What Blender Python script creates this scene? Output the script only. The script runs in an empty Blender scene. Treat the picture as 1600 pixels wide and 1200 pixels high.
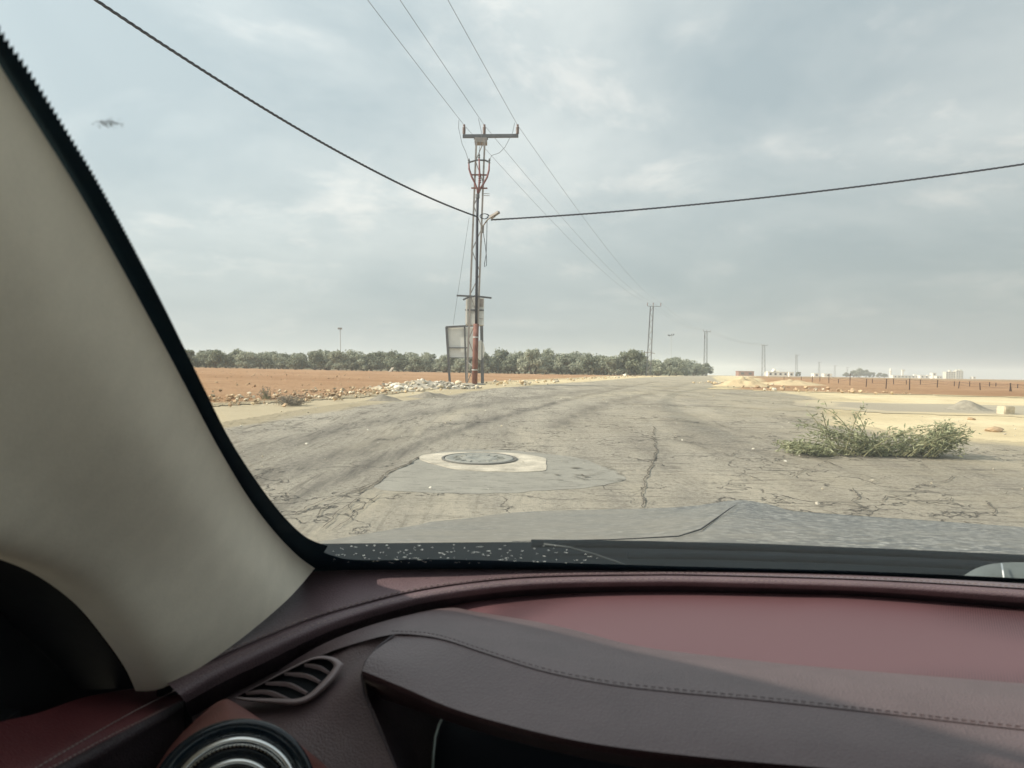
import bpy, bmesh, math, random
import numpy as np
from mathutils import Vector, Matrix, noise as mnoise

random.seed(7)
rng = np.random.default_rng(7)
sc = bpy.context.scene
COL = sc.collection
R = math.radians

# ------------------------------------------------------------------ camera, sky, sun, exposure
EYE = 1.45
F = 1200.0                                   # focal length in photo pixels (1600 wide)
cam_d = bpy.data.cameras.new('camera')
cam = bpy.data.objects.new('camera', cam_d)
COL.objects.link(cam)
cam_d.sensor_width = 36.0
cam_d.lens = 36.0 * F / 1600.0
cam_d.clip_start = 0.02
cam_d.clip_end = 6000.0
CM = Matrix.Translation((0, 0, EYE)) @ Matrix.Rotation(R(90 - 0.81), 4, 'X') @ Matrix.Rotation(R(0.86), 4, 'Z')
cam.matrix_world = CM
cam_d.dof.use_dof = True
cam_d.dof.focus_distance = 12.0
cam_d.dof.aperture_fstop = 11.5
sc.camera = cam

SUN_TO = Vector((-1.5, -0.28, 1.0)).normalized()
world = bpy.data.worlds.new('World')
sc.world = world
world.use_nodes = True
SKY_STRENGTH = 0.10
SUN_STRENGTH = 4.4
EXPOSURE = 0.30

sun_d = bpy.data.lights.new('sun', 'SUN')
sun_d.energy = SUN_STRENGTH
sun_d.angle = R(1.0)
sun_d.color = (1.0, 0.92, 0.77)
sun = bpy.data.objects.new('sun', sun_d)
COL.objects.link(sun)
sun.rotation_euler = SUN_TO.to_track_quat('Z', 'Y').to_euler()
sun.location = (-60, -5, 80)

sc.view_settings.view_transform = 'Standard'
sc.view_settings.look = 'None'
sc.view_settings.gamma = 1.0
sc.view_settings.use_curve_mapping = False
sc.view_settings.exposure = EXPOSURE
sc.render.engine = 'CYCLES'
cy = sc.cycles
cy.use_denoising = True
cy.max_bounces = 8
cy.transparent_max_bounces = 24
cy.volume_bounces = 1
cy.sample_clamp_indirect = 6.0


class NT:
    """small helper to wire shader nodes"""
    def __init__(self, nt):
        self.t = nt
        nt.nodes.clear()

    def n(self, kind, _props=None, **ins):
        nd = self.t.nodes.new(kind)
        for k, v in (_props or {}).items():
            setattr(nd, k, v)
        for k, v in ins.items():
            key = int(k[1:]) if k[0] == 'i' and k[1:].isdigit() else k.replace('_', ' ')
            s = nd.inputs[key]
            if hasattr(v, 'is_output'):
                self.t.links.new(v, s)
            else:
                s.default_value = v
        return nd

    def math(self, op, a, b=0.0, c=0.0, clamp=False):
        return self.n('ShaderNodeMath', {'operation': op, 'use_clamp': clamp}, i0=a, i1=b, i2=c).outputs[0]

    def mix(self, fac, a, b):
        nd = self.t.nodes.new('ShaderNodeMix')
        nd.data_type = 'RGBA'
        for key, v in ((0, fac), (6, a), (7, b)):
            s = nd.inputs[key]
            if hasattr(v, 'is_output'):
                self.t.links.new(v, s)
            else:
                s.default_value = (tuple(v) + (1,))[:4] if key else v
        return nd.outputs[2]

    def noise(self, vec, scale, detail=4, rough=0.55, dist=0.0):
        return self.n('ShaderNodeTexNoise', None, Vector=vec, Scale=scale, Detail=detail, Roughness=rough, Distortion=dist).outputs[0]

    def ramp(self, fac, lo, hi):
        nd = self.n('ShaderNodeMapRange', {'clamp': True}, Value=fac)
        nd.inputs[1].default_value = lo
        nd.inputs[2].default_value = hi
        return nd.outputs[0]

    def pos(self, scale=(1, 1, 1), rotz=0.0, obj=False):
        src = self.n('ShaderNodeTexCoord').outputs['Object'] if obj else self.n('ShaderNodeNewGeometry').outputs['Position']
        return self.n('ShaderNodeMapping', None, Vector=src, Scale=scale, Rotation=(0, 0, rotz)).outputs[0]

    def attr(self, name):
        return self.n('ShaderNodeAttribute', {'attribute_name': name}).outputs['Fac']


def mat(name):
    m = bpy.data.materials.new(name)
    m.use_nodes = True
    return m, NT(m.node_tree)


def finish(N, color, rough=0.8, bump=None, bump_s=0.3, bump_d=0.02, metal=0.0, spec=0.5, coat=0.0, **extra):
    p = N.n('ShaderNodeBsdfPrincipled')
    for key, v in (('Base Color', color), ('Roughness', rough), ('Metallic', metal), ('Specular IOR Level', spec), ('Coat Weight', coat)) + tuple(extra.items()):
        s = p.inputs[key]
        if hasattr(v, 'is_output'):
            N.t.links.new(v, s)
        else:
            s.default_value = (tuple(v) + (1,))[:4] if key == 'Base Color' else v
    if bump is not None:
        b = N.n('ShaderNodeBump', None, Strength=bump_s, Distance=bump_d, Height=bump)
        N.t.links.new(b.outputs[0], p.inputs['Normal'])
    o = N.n('ShaderNodeOutputMaterial')
    N.t.links.new(p.outputs[0], o.inputs['Surface'])


def simple(name, col, rough=0.7, metal=0.0, var=0.25, scale=8.0, bump=0.15, spec=0.5, coat=0.0, obj=True, bd=0.01, detail=5):
    """one surface with mottling and fine relief"""
    m, N = mat(name)
    v = N.pos(obj=obj)
    a = N.noise(v, scale, detail)
    b = N.noise(v, scale * 9, 3)
    k = N.math('ADD', N.math('MULTIPLY', a, 0.7), N.math('MULTIPLY', b, 0.3))
    c = N.mix(N.ramp(k, 0.3, 0.7), [x * (1 - var) for x in col], [min(1, x * (1 + var)) for x in col])
    finish(N, c, rough, k, bump, bd, metal, spec, coat)
    return m


# world: physical sky under a broken layer of bright cloud
W = NT(world.node_tree)
sky = W.n('ShaderNodeTexSky', {'sky_type': 'NISHITA', 'sun_disc': False, 'sun_elevation': math.asin(SUN_TO.z),
                               'sun_rotation': math.atan2(SUN_TO.x, SUN_TO.y), 'dust_density': 4.0, 'air_density': 1.5})
dirn = W.n('ShaderNodeTexCoord').outputs['Generated']
sep = W.n('ShaderNodeSeparateXYZ', None, Vector=dirn)
zz = W.math('ADD', W.math('MAXIMUM', sep.outputs[2], 0.0), 0.24)
pl = W.n('ShaderNodeCombineXYZ', None, X=W.math('DIVIDE', sep.outputs[0], zz), Y=W.math('DIVIDE', sep.outputs[1], zz), Z=0.0).outputs[0]
plw = W.n('ShaderNodeMapping', None, Vector=pl, Scale=(1.25, 1.25, 1.0), Location=(3.7, 1.9, 0.0)).outputs[0]
n1 = W.noise(plw, 0.95, 8, 0.56, 0.3)
n2 = W.noise(plw, 2.1, 8, 0.62, 0.25)
sund = W.n('ShaderNodeVectorMath', {'operation': 'DOT_PRODUCT'}, i0=dirn, i1=tuple(SUN_TO)).outputs['Value']
warm = W.ramp(sund, -0.75, 0.75)
cl = W.mix(W.ramp(n1, 0.38, 0.65), (4.45, 5.3, 5.55), (7.2, 7.75, 7.6))
puff = W.math('MULTIPLY', W.ramp(n2, 0.52, 0.66), W.ramp(n1, 0.44, 0.56))
cl = W.mix(W.math('MULTIPLY', puff, 0.75), cl, (9.6, 9.5, 8.9))
lay = W.mix(W.math('MULTIPLY', W.ramp(sep.outputs[2], 0.27, 0.0), 0.92), cl, (3.7, 4.5, 4.65))
gain = W.n('ShaderNodeMapRange', None, Value=sund)
for i, v in enumerate((-0.8, 0.8, 0.58, 1.26)):
    gain.inputs[i + 1].default_value = v
lay2 = W.n('ShaderNodeVectorMath', {'operation': 'SCALE'}, i0=lay)
W.t.links.new(gain.outputs[0], lay2.inputs['Scale'])
tot = W.mix(0.86, sky.outputs[0], lay2.outputs[0])
bg = W.n('ShaderNodeBackground', None, Color=tot, Strength=SKY_STRENGTH)
wo = W.n('ShaderNodeOutputWorld', None, Surface=bg.outputs[0])

# ------------------------------------------------------------------ helpers
def link(o, parent=None):
    COL.objects.link(o)
    if parent is not None:
        o.parent = parent
    return o


def mesh_obj(name, verts, faces, m=None, parent=None, smooth=False, mats=None, fm=None):
    me = bpy.data.meshes.new(name)
    me.from_pydata([tuple(v) for v in verts], [], faces)
    for x in (mats or ([m] if m else [])):
        me.materials.append(x)
    if fm is not None:
        me.polygons.foreach_set('material_index', fm)
    if smooth:
        me.polygons.foreach_set('use_smooth', [True] * len(me.polygons))
    me.update()
    return link(bpy.data.objects.new(name, me), parent)


def tag(o, label=None, cat=None, group=None, kind=None):
    for k, v in (('label', label), ('category', cat), ('group', group), ('kind', kind)):
        if v:
            o[k] = v
    return o


def empty(name, loc=(0, 0, 0), rz=0.0, label=None, cat=None, group=None):
    o = bpy.data.objects.new(name, None)
    o.location = loc
    o.rotation_euler = (0, 0, rz)
    o.empty_display_size = 0.2
    link(o)
    return tag(o, label, cat, group)


class MB:
    """collects simple shapes into one mesh"""
    def __init__(self):
        self.v, self.f = [], []

    def add(self, vs, fs):
        b = len(self.v)
        self.v += [Vector(p) for p in vs]
        self.f += [[b + i for i in f] for f in fs]

    def box(self, c, s, rot=None):
        c = Vector(c)
        vs = []
        for x in (-.5, .5):
            for y in (-.5, .5):
                for z in (-.5, .5):
                    p = Vector((x * s[0], y * s[1], z * s[2]))
                    vs.append(c + (rot @ p if rot else p))
        self.add(vs, [(0, 1, 3, 2), (4, 6, 7, 5), (0, 4, 5, 1), (2, 3, 7, 6), (0, 2, 6, 4), (1, 5, 7, 3)])

    def tube(self, pts, r, n=6, caps=True):
        pts = [Vector(p) for p in pts]
        rs = r if isinstance(r, (list, tuple)) else [r] * len(pts)
        vs, fs = [], []
        t0 = (pts[1] - pts[0]).normalized()
        u = t0.orthogonal().normalized()
        for i, p in enumerate(pts):
            t = (pts[min(i + 1, len(pts) - 1)] - pts[max(i - 1, 0)])
            if t.length < 1e-9:
                t = t0
            t.normalize()
            u = (u - t * u.dot(t))
            if u.length < 1e-6:
                u = t.orthogonal()
            u.normalize()
            w = t.cross(u)
            for k in range(n):
                a = 2 * math.pi * k / n
                vs.append(p + (u * math.cos(a) + w * math.sin(a)) * rs[i])
        for i in range(len(pts) - 1):
            for k in range(n):
                fs.append((i * n + k, i * n + (k + 1) % n, (i + 1) * n + (k + 1) % n, (i + 1) * n + k))
        if caps:
            fs.append(tuple(range(n))[::-1])
            fs.append(tuple((len(pts) - 1) * n + k for k in range(n)))
        self.add(vs, fs)

    def bar(self, a, b, w, h=None):
        """angle-iron like square bar from a to b"""
        self.tube([a, b], w * 0.7071, 4)

    def lathe(self, c, prof, n=24, axis=Vector((0, 0, 1))):
        q = axis.to_track_quat('Z', 'Y').to_matrix()
        vs, fs = [], []
        for r, z in prof:
            for k in range(n):
                a = 2 * math.pi * k / n
                vs.append(Vector(c) + q @ Vector((r * math.cos(a), r * math.sin(a), z)))
        for i in range(len(prof) - 1):
            for k in range(n):
                fs.append((i * n + k, i * n + (k + 1) % n, (i + 1) * n + (k + 1) % n, (i + 1) * n + k))
        self.add(vs, fs)

    def obj(self, name, m, parent=None, smooth=False):
        return mesh_obj(name, self.v, self.f, m, parent, smooth)


def lump(x, y, sc_, seed):
    """cheap smooth value noise on arrays"""
    o = np.zeros_like(x)
    for k in range(5):
        r = np.random.default_rng(seed * 31 + k)
        a, b, p, q = r.uniform(0.5, 1.5), r.uniform(0.5, 1.5), r.uniform(0, 6.28), r.uniform(0, 6.28)
        an = r.uniform(0, 3.14)
        u, v = x * math.cos(an) + y * math.sin(an), -x * math.sin(an) + y * math.cos(an)
        o = o + np.sin(u * a / sc_ + p) * np.sin(v * b / sc_ + q)
    return o / 5


def H(x, y):
    """height of the ground: rises from the car, levels out at eye height"""
    x = np.asarray(x, float)
    y = np.asarray(y, float)
    yc = np.maximum(y, -12.0)
    h = EYE - (0.75 * np.exp(-yc / 10.0) + 0.70 * np.exp(-yc / 90.0))
    h = h + 0.014 * lump(x, y, 0.9, 2) * np.clip((60 - y) / 40, 0, 1) * np.clip(y / 4, 0, 1)
    h = h + 0.005 * np.clip(-x - 5, 0, 90) + 0.0016 * np.clip(y - 170, 0, 900)
    return h


def Hs(x, y):
    return float(H(x, y))


CR = CM.to_3x3()


def ray(px, py):
    return CR @ Vector(((px - 800) / F, (600 - py) / F, -1.0))


def C(px, py, d, S=1.2):
    """a point of the car: seen at a photo pixel, d*S metres ahead of the eye"""
    return CM.translation + ray(px, py) * (d * S)


def G(px, py, off=0.0):
    """where the sight line through a photo pixel meets the ground"""
    r = ray(px, py)
    lo, hi = 2.0, 400.0
    for _ in range(60):
        m = 0.5 * (lo + hi)
        if EYE + r.z * m > Hs(r.x * m, r.y * m):
            lo = m
        else:
            hi = m
    x, y = r.x * lo, r.y * lo
    return Vector((x, y, Hs(x, y) + off))


def at(px, y):
    """ground point y metres ahead in the column of a photo pixel (horizon row)"""
    r = ray(px, 583 + (px - 800) * 0.015)
    x = r.x / r.y * y
    return Vector((x, y, Hs(x, y)))


# ------------------------------------------------------------------ ground materials
def sand_color(N, P):
    a = N.noise(P, 0.55, 6, 0.6)
    b = N.noise(P, 6.0, 5, 0.65)
    g = N.noise(P, 38.0, 3, 0.6)
    c = N.mix(N.ramp(a, 0.35, 0.65), (0.56, 0.46, 0.28), (0.72, 0.61, 0.395))
    c = N.mix(N.math('MULTIPLY', N.ramp(b, 0.52, 0.78), 0.6), c, (0.36, 0.30, 0.205))
    c = N.mix(N.math('MULTIPLY', N.ramp(g, 0.58, 0.75), 0.5), c, (0.74, 0.67, 0.52))
    x = N.n('ShaderNodeSeparateXYZ', None, Vector=N.n('ShaderNodeNewGeometry').outputs['Position']).outputs[0]
    c = N.mix(N.math('MULTIPLY', N.ramp(x, 1.0, -4.0), 0.7), c, (0.36, 0.31, 0.225))
    return c, N.math('ADD', b, g)


def edge_fac(N, P, scale, amp, soft):
    """0 outside, 1 inside of a sheet, along a ragged edge"""
    e = N.attr('edge')
    n = N.math('SUBTRACT', N.noise(P, scale, 6, 0.65), 0.5)
    return N.ramp(N.math('ADD', e, N.math('MULTIPLY', n, amp)), -soft, soft)


m_sand, N = mat('sand_ground')
c, h = sand_color(N, N.pos())
finish(N, c, 0.95, h, 0.5, 0.03, spec=0.15)

m_asph, N = mat('worn_asphalt')
P = N.pos()
x = N.n('ShaderNodeSeparateXYZ', None, Vector=P).outputs[0]
Pr = N.pos((1.6, 0.22, 1), R(-12))
a = N.noise(Pr, 0.9, 7, 0.62)
b = N.noise(P, 3.2, 6, 0.7, 0.4)
g = N.noise(P, 55.0, 3, 0.7)
g2 = N.noise(P, 170.0, 2, 0.7)
c = N.mix(N.ramp(a, 0.36, 0.64), (0.30, 0.272, 0.226), (0.50, 0.456, 0.372))
c = N.mix(N.math('MULTIPLY', N.ramp(b, 0.54, 0.75), 0.55), c, (0.185, 0.172, 0.15))
gm = N.noise(P, 22.0, 5, 0.75)
c = N.mix(N.math('MULTIPLY', N.ramp(gm, 0.53, 0.64), 0.8), c, (0.135, 0.122, 0.104))
c = N.mix(N.math('MULTIPLY', N.ramp(gm, 0.47, 0.37), 0.6), c, (0.56, 0.51, 0.415))
c = N.mix(N.math('MULTIPLY', N.ramp(g, 0.55, 0.72), 0.65), c, (0.13, 0.12, 0.105))
c = N.mix(N.math('MULTIPLY', N.ramp(g2, 0.56, 0.70), 0.6), c, (0.58, 0.54, 0.46))
fin = N.noise(N.pos((7.0, 0.5, 1), R(-14)), 1.6, 6, 0.7)
c = N.mix(N.math('MULTIPLY', N.math('MULTIPLY', N.ramp(fin, 0.52, 0.66), N.ramp(x, 1.5, -1.5)), 0.7), c, (0.14, 0.124, 0.10))
tr = N.attr('track')  # tyre tracks, plus painted shadow lines of the pole and cables
trn = N.math('MULTIPLY', tr, N.ramp(N.noise(Pr, 3.0, 5, 0.7), 0.25, 0.62))
c = N.mix(N.math('MULTIPLY', trn, 0.92), c, (0.125, 0.115, 0.098))
pale = N.math('MULTIPLY', N.attr('pale'), N.ramp(N.noise(Pr, 1.7, 6, 0.7), 0.35, 0.65))
c = N.mix(N.math('MULTIPLY', pale, 0.75), c, (0.55, 0.49, 0.37))
# dust that drifted on from the sandy lot on the right
dust = N.math('MULTIPLY', N.ramp(x, 0.5, 6.5), N.ramp(N.noise(P, 0.9, 6, 0.65), 0.25, 0.68))
c = N.mix(N.math('MULTIPLY', dust, 0.6), c, (0.50, 0.425, 0.285))
stk = N.noise(N.pos((0.8, 5.5, 1), R(8)), 1.6, 7, 0.75, 0.6)
c = N.mix(N.math('MULTIPLY', N.math('MULTIPLY', N.ramp(stk, 0.53, 0.66), N.ramp(x, -3.0, 2.0)), 0.85), c, (0.135, 0.122, 0.10))
vo = N.n('ShaderNodeTexVoronoi', {'feature': 'DISTANCE_TO_EDGE'}, Vector=N.n('ShaderNodeVectorMath', {'operation': 'ADD'}, i0=N.pos((0.75, 0.5, 1)), i1=N.n('ShaderNodeVectorMath', {'operation': 'SCALE'}, i0=N.n('ShaderNodeTexNoise', None, Vector=P, Scale=2.5, Detail=5.0).outputs[1], Scale=0.9).outputs[0]).outputs[0], Scale=1.3)
ck = N.ramp(vo.outputs[0], 0.016, 0.004)
ck = N.math('MULTIPLY', ck, N.ramp(N.noise(P, 0.5, 4), 0.44, 0.52))
c = N.mix(N.math('MULTIPLY', ck, 0.75), c, (0.09, 0.082, 0.07))
cs, hs = sand_color(N, P)
e = edge_fac(N, P, 1.1, 1.1, 0.16)
c = N.mix(e, cs, c)
hh = N.math('SUBTRACT', N.math('ADD', N.math('MULTIPLY', g, 0.8), g2), N.math('MULTIPLY', ck, 3.0))
finish(N, c, 0.9, hh, 0.95, 0.02, spec=0.25)

m_track, N = mat('grey_track')
P = N.pos()
a = N.noise(N.pos((0.25, 1.4, 1)), 1.3, 7, 0.65)
g = N.noise(P, 40.0, 4, 0.7)
c = N.mix(N.ramp(a, 0.36, 0.66), (0.37, 0.33, 0.25), (0.50, 0.445, 0.33))
c = N.mix(N.math('MULTIPLY', N.ramp(g, 0.55, 0.75), 0.5), c, (0.55, 0.5, 0.4))
cs, hs = sand_color(N, P)
xw_ = N.n('ShaderNodeSeparateXYZ', None, Vector=P).outputs[0]
c = N.mix(N.ramp(xw_, 13.0, 9.0), c, (0.36, 0.318, 0.245))
xx_ = N.n('ShaderNodeSeparateXYZ', None, Vector=P).outputs[0]
c = N.mix(N.math('MAXIMUM', edge_fac(N, N.pos((0.3, 1, 1)), 1.2, 1.4, 0.3), N.ramp(xx_, 9.5, 7.0)), cs, c)
finish(N, c, 0.95, g, 0.5, 0.02, spec=0.15)

m_soil, N = mat('red_soil')
P = N.pos()
a = N.noise(P, 0.12, 6, 0.6)
b = N.noise(P, 2.2, 6, 0.7)
g = N.noise(P, 12.0, 4, 0.7)
fur = N.n('ShaderNodeTexWave', {'bands_direction': 'X'}, Vector=N.pos((1, 1, 1), R(62)), Scale=0.42, Distortion=2.5, Detail=3.0).outputs[1]
c = N.mix(N.ramp(a, 0.35, 0.65), (0.40, 0.24, 0.135), (0.51, 0.33, 0.20))
c = N.mix(N.math('MULTIPLY', N.ramp(b, 0.50, 0.74), 0.6), c, (0.29, 0.16, 0.092))
c = N.mix(N.math('MULTIPLY', N.ramp(g, 0.57, 0.74), 0.5), c, (0.52, 0.33, 0.20))
c = N.mix(N.math('MULTIPLY', N.ramp(fur, 0.6, 0.95), 0.28), c, (0.30, 0.165, 0.098))
dry = N.ramp(N.n('ShaderNodeSeparateXYZ', None, Vector=P).outputs[1], 128.0, 150.0)
c = N.mix(N.math('MULTIPLY', dry, N.ramp(N.noise(P, 0.35, 5, 0.7), 0.35, 0.6)), c, (0.30, 0.235, 0.14))
cs, hs = sand_color(N, P)
c = N.mix(edge_fac(N, P, 0.7, 2.4, 0.35), cs, c)
finish(N, c, 1.0, N.math('ADD', N.math('ADD', b, g), N.math('MULTIPLY', fur, 0.5)), 1.0, 0.10, spec=0.05)

# ------------------------------------------------------------------ ground sheets on one shared grid
ys = [-30., -20., -12., -6., -2., 0.5, 2., 3., 3.8]
y = 4.2
while y < 2400:
    ys.append(y)
    dr = 0.75 * math.exp(-y / 10) + 0.70 * math.exp(-y / 90) + 0.02
    dpdy = F * (dr / y / y + (0.075 * math.exp(-y / 10) + 0.0078 * math.exp(-y / 90)) / y)
    y += min(1.3 / dpdy, y * 0.045)
ys = np.array(ys)
NC = 640
s = np.linspace(-1, 1, NC)
s = np.sign(s) * np.abs(s) ** 1.15
wid = 14.0 + 1.0 * np.abs(ys)
GX = wid[:, None] * s[None, :]
GY = np.repeat(ys[:, None], NC, 1)
GZ = H(GX, GY)


def sdist(poly):
    """signed distance of the grid to a polygon, positive inside"""
    x, y = GX, GY
    best = np.full(x.shape, 1e9)
    ins = np.zeros(x.shape, bool)
    n = len(poly)
    for i in range(n):
        ax, ay = poly[i]
        bx, by = poly[(i + 1) % n]
        dx, dy = bx - ax, by - ay
        t = np.clip(((x - ax) * dx + (y - ay) * dy) / (dx * dx + dy * dy + 1e-12), 0, 1)
        best = np.minimum(best, np.hypot(x - ax - t * dx, y - ay - t * dy))
        cond = ((ay > y) != (by > y)) & (x < (bx - ax) * (y - ay) / (by - ay + 1e-12) + ax)
        ins ^= cond
    return np.where(ins, best, -best)


def pdist(line):
    x, y = GX, GY
    best = np.full(x.shape, 1e9)
    for i in range(len(line) - 1):
        ax, ay = line[i]
        bx, by = line[i + 1]
        dx, dy = bx - ax, by - ay
        t = np.clip(((x - ax) * dx + (y - ay) * dy) / (dx * dx + dy * dy + 1e-12), 0, 1)
        best = np.minimum(best, np.hypot(x - ax - t * dx, y - ay - t * dy))
    return best


def pxl(*pts):
    return [tuple(G(*p)[:2]) for p in pts]


ROAD = [(-14, -30), (-13, -5), (-9.5, 3), (-6.2, 7.5), (-4.2, 11), (-3.2, 15.8), (-1.7, 21.3), (-.6, 28), (4.0, 43), (14.5, 85), (32, 150), (60, 260),
        (112, 420), (250, 900), (262, 900), (124, 420), (69, 258), (39, 150), (27, 103), (15, 56), (10.5, 34), (9.5, 25), (8.3, 19), (6.6, 16.4), (5.4, 13.5),
        (5.7, 11.5), (7.2, 10.3), (11, 9.3), (30, 8.5), (60, -30)]
TRACK = [(8.6, 20.6), (10.5, 20.4), (14, 20.0), (22, 19.8), (60, 19.8), (60, 16.6), (20, 16.1), (14, 15.9), (10.5, 16.4), (8.2, 16.8), (7.6, 18.5)]
FIELD_L = [(-500, 10), (-60, 12.5), (-14, 13.6), (-6.4, 15.6), (-4.6, 19.4), (-4.0, 23.5), (-3.1, 31), (0.3, 46), (5.5, 66), (12.5, 105), (24, 143), (55, 262), (104, 420), (-600, 420)]
FIELD_R = [(8.8, 31.0), (13.0, 28.5), (17.3, 26.8), (60, 25.5), (2300, 60), (2600, 1500), (430, 1500), (130, 400), (50, 165), (34, 105), (18, 55)]


def sheet(name, m, e=None, off=0.0, relief=None, attrs=None, label=None, keep=-1.2):
    Z = GZ + off + (relief if relief is not None else 0.0)
    nr, nc = GX.shape
    idx = np.arange(nr * nc).reshape(nr, nc)
    q = np.stack([idx[:-1, :-1], idx[:-1, 1:], idx[1:, 1:], idx[1:, :-1]], -1).reshape(-1, 4)
    if e is not None:
        lim = keep * np.clip(GY / 25, 0.35, 1.0)
        k = (e > lim)
        kq = k.reshape(-1)[q].all(1)
        q = q[kq]
    used = np.unique(q)
    remap = -np.ones(nr * nc, int)
    remap[used] = np.arange(len(used))
    q = remap[q]
    co = np.stack([GX, GY, Z], -1).reshape(-1, 3)[used]
    me = bpy.data.meshes.new(name)
    me.vertices.add(len(co))
    me.vertices.foreach_set('co', co.astype(np.float32).ravel())
    me.loops.add(len(q) * 4)
    me.polygons.add(len(q))
    me.loops.foreach_set('vertex_index', q.astype(np.int32).ravel())
    me.polygons.foreach_set('loop_start', np.arange(0, len(q) * 4, 4, dtype=np.int32))
    me.polygons.foreach_set('use_smooth', np.ones(len(q), bool))
    al = dict(attrs or {})
    if e is not None:
        al['edge'] = e
    for k, v in al.items():
        at_ = me.attributes.new(k, 'FLOAT', 'POINT')
        at_.data.foreach_set('value', v.reshape(-1)[used].astype(np.float32))
    me.update(calc_edges=True)
    me.validate()
    me.materials.append(m)
    o = link(bpy.data.objects.new(name, me))
    o['kind'] = 'structure'
    return o


near = np.clip((GY - 3) / 6, 0, 1)
eR = sdist(ROAD)
eL = sdist(FIELD_L)
eRf = sdist(FIELD_R)
sheet('ground', m_sand, None, 0.0, -0.03 * np.clip(eR - 1.3, 0, 1) - 0.16 * np.clip(np.maximum(eL, eRf) - 1.3, 0, 1))
tracks_shadows = np.zeros_like(GX)
for ln, w_, a_ in ((pxl((420, 800), (520, 752), (640, 700), (740, 664), (820, 642), (900, 622), (970, 607), (1030, 596)), 0.16, 1.0),
                   (pxl((360, 720), (500, 678), (640, 650), (760, 632), (880, 616), (980, 603)), 0.35, .6),
                   (pxl((385, 760), (520, 712), (640, 680), (720, 660)), 0.30, .7),
                   (pxl((870, 668), (905, 648), (960, 628), (1040, 610), (1080, 598)), 0.22, .75),
                   (pxl((940, 630), (1050, 633), (1165, 638), (1300, 644)), 0.22, .9),  # dark line painted in for a cable's shadow
                   (pxl((770, 605), (840, 608), (900, 610)), 0.35, .8),  # the pole's cast shadow, painted as a dark line
                   (pxl((990, 612), (1110, 613), (1190, 620)), 0.35, .7),  # another cable shadow painted into the road colour
                   (pxl((1040, 655), (1140, 668), (1230, 690), (1290, 720)), 0.14, .6),
                   (pxl((1060, 690), (1180, 705), (1330, 740)), 0.10, .5)):
    tracks_shadows = np.maximum(tracks_shadows, a_ * np.exp(-(pdist(ln) / w_) ** 2))
pale = np.zeros_like(GX)
for ln, w_, a_ in ((pxl((470, 850), (540, 800), (600, 775), (640, 765)), 0.28, 1.0),
                   (pxl((560, 700), (640, 668), (740, 640)), 0.35, .6),
                   (pxl((890, 622), (960, 616), (1010, 612)), 0.7, .9),
                   (pxl((800, 690), (900, 670), (1000, 650)), 1.0, .45),
                   (pxl((700, 790), (1000, 775), (1300, 760)), 0.8, .5)):
    pale = np.maximum(pale, a_ * np.exp(-(pdist(ln) / w_) ** 2))
sheet('road', m_asph, eR, 0.005, None, {'track': tracks_shadows, 'pale': pale})
sheet('dirt_track', m_track, sdist(TRACK), 0.010)
fu = np.sin((GX * 0.5 + GY * 0.86) * 2.2) * 0.03
sheet('left_field', m_soil, eL, 0.015, (0.05 * lump(GX, GY, 0.5, 4) + fu) * np.clip((eL - 2.3) / 2, 0, 1) * (GY < 140))
sheet('right_field', m_soil, eRf, 0.015, (0.05 * lump(GX, GY, 0.6, 5) + fu) * np.clip((eRf - 2.3) / 2, 0, 1) * (GY < 140))

# ------------------------------------------------------------------ flat repairs on the road: patch, concrete collar, cracks
m_patch, N = mat('grey_patch')
P = N.pos()
b = N.noise(P, 4.0, 6, 0.7)
g = N.noise(P, 60.0, 3, 0.7)
st = N.noise(N.pos((1.5, 7, 1)), 3.0, 6, 0.75, 0.8)
c = N.mix(N.ramp(b, 0.3, 0.7), (0.235, 0.225, 0.195), (0.32, 0.306, 0.262))
c = N.mix(N.math('MULTIPLY', N.ramp(g, 0.5, 0.7), 0.4), c, (0.20, 0.19, 0.17))
c = N.mix(N.math('MULTIPLY', N.ramp(st, 0.55, 0.63), 0.75), c, (0.10, 0.093, 0.08))
finish(N, c, 0.9, g, 0.5, 0.01, spec=0.2)
m_conc = simple('pale_concrete', (0.45, 0.41, 0.335), 0.95, var=0.42, scale=5, bump=0.3, obj=False, spec=0.2)
m_crack = simple('crack_dirt', (0.135, 0.122, 0.10), 1.0, var=0.4, scale=20, obj=False, spec=0.05)


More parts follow.
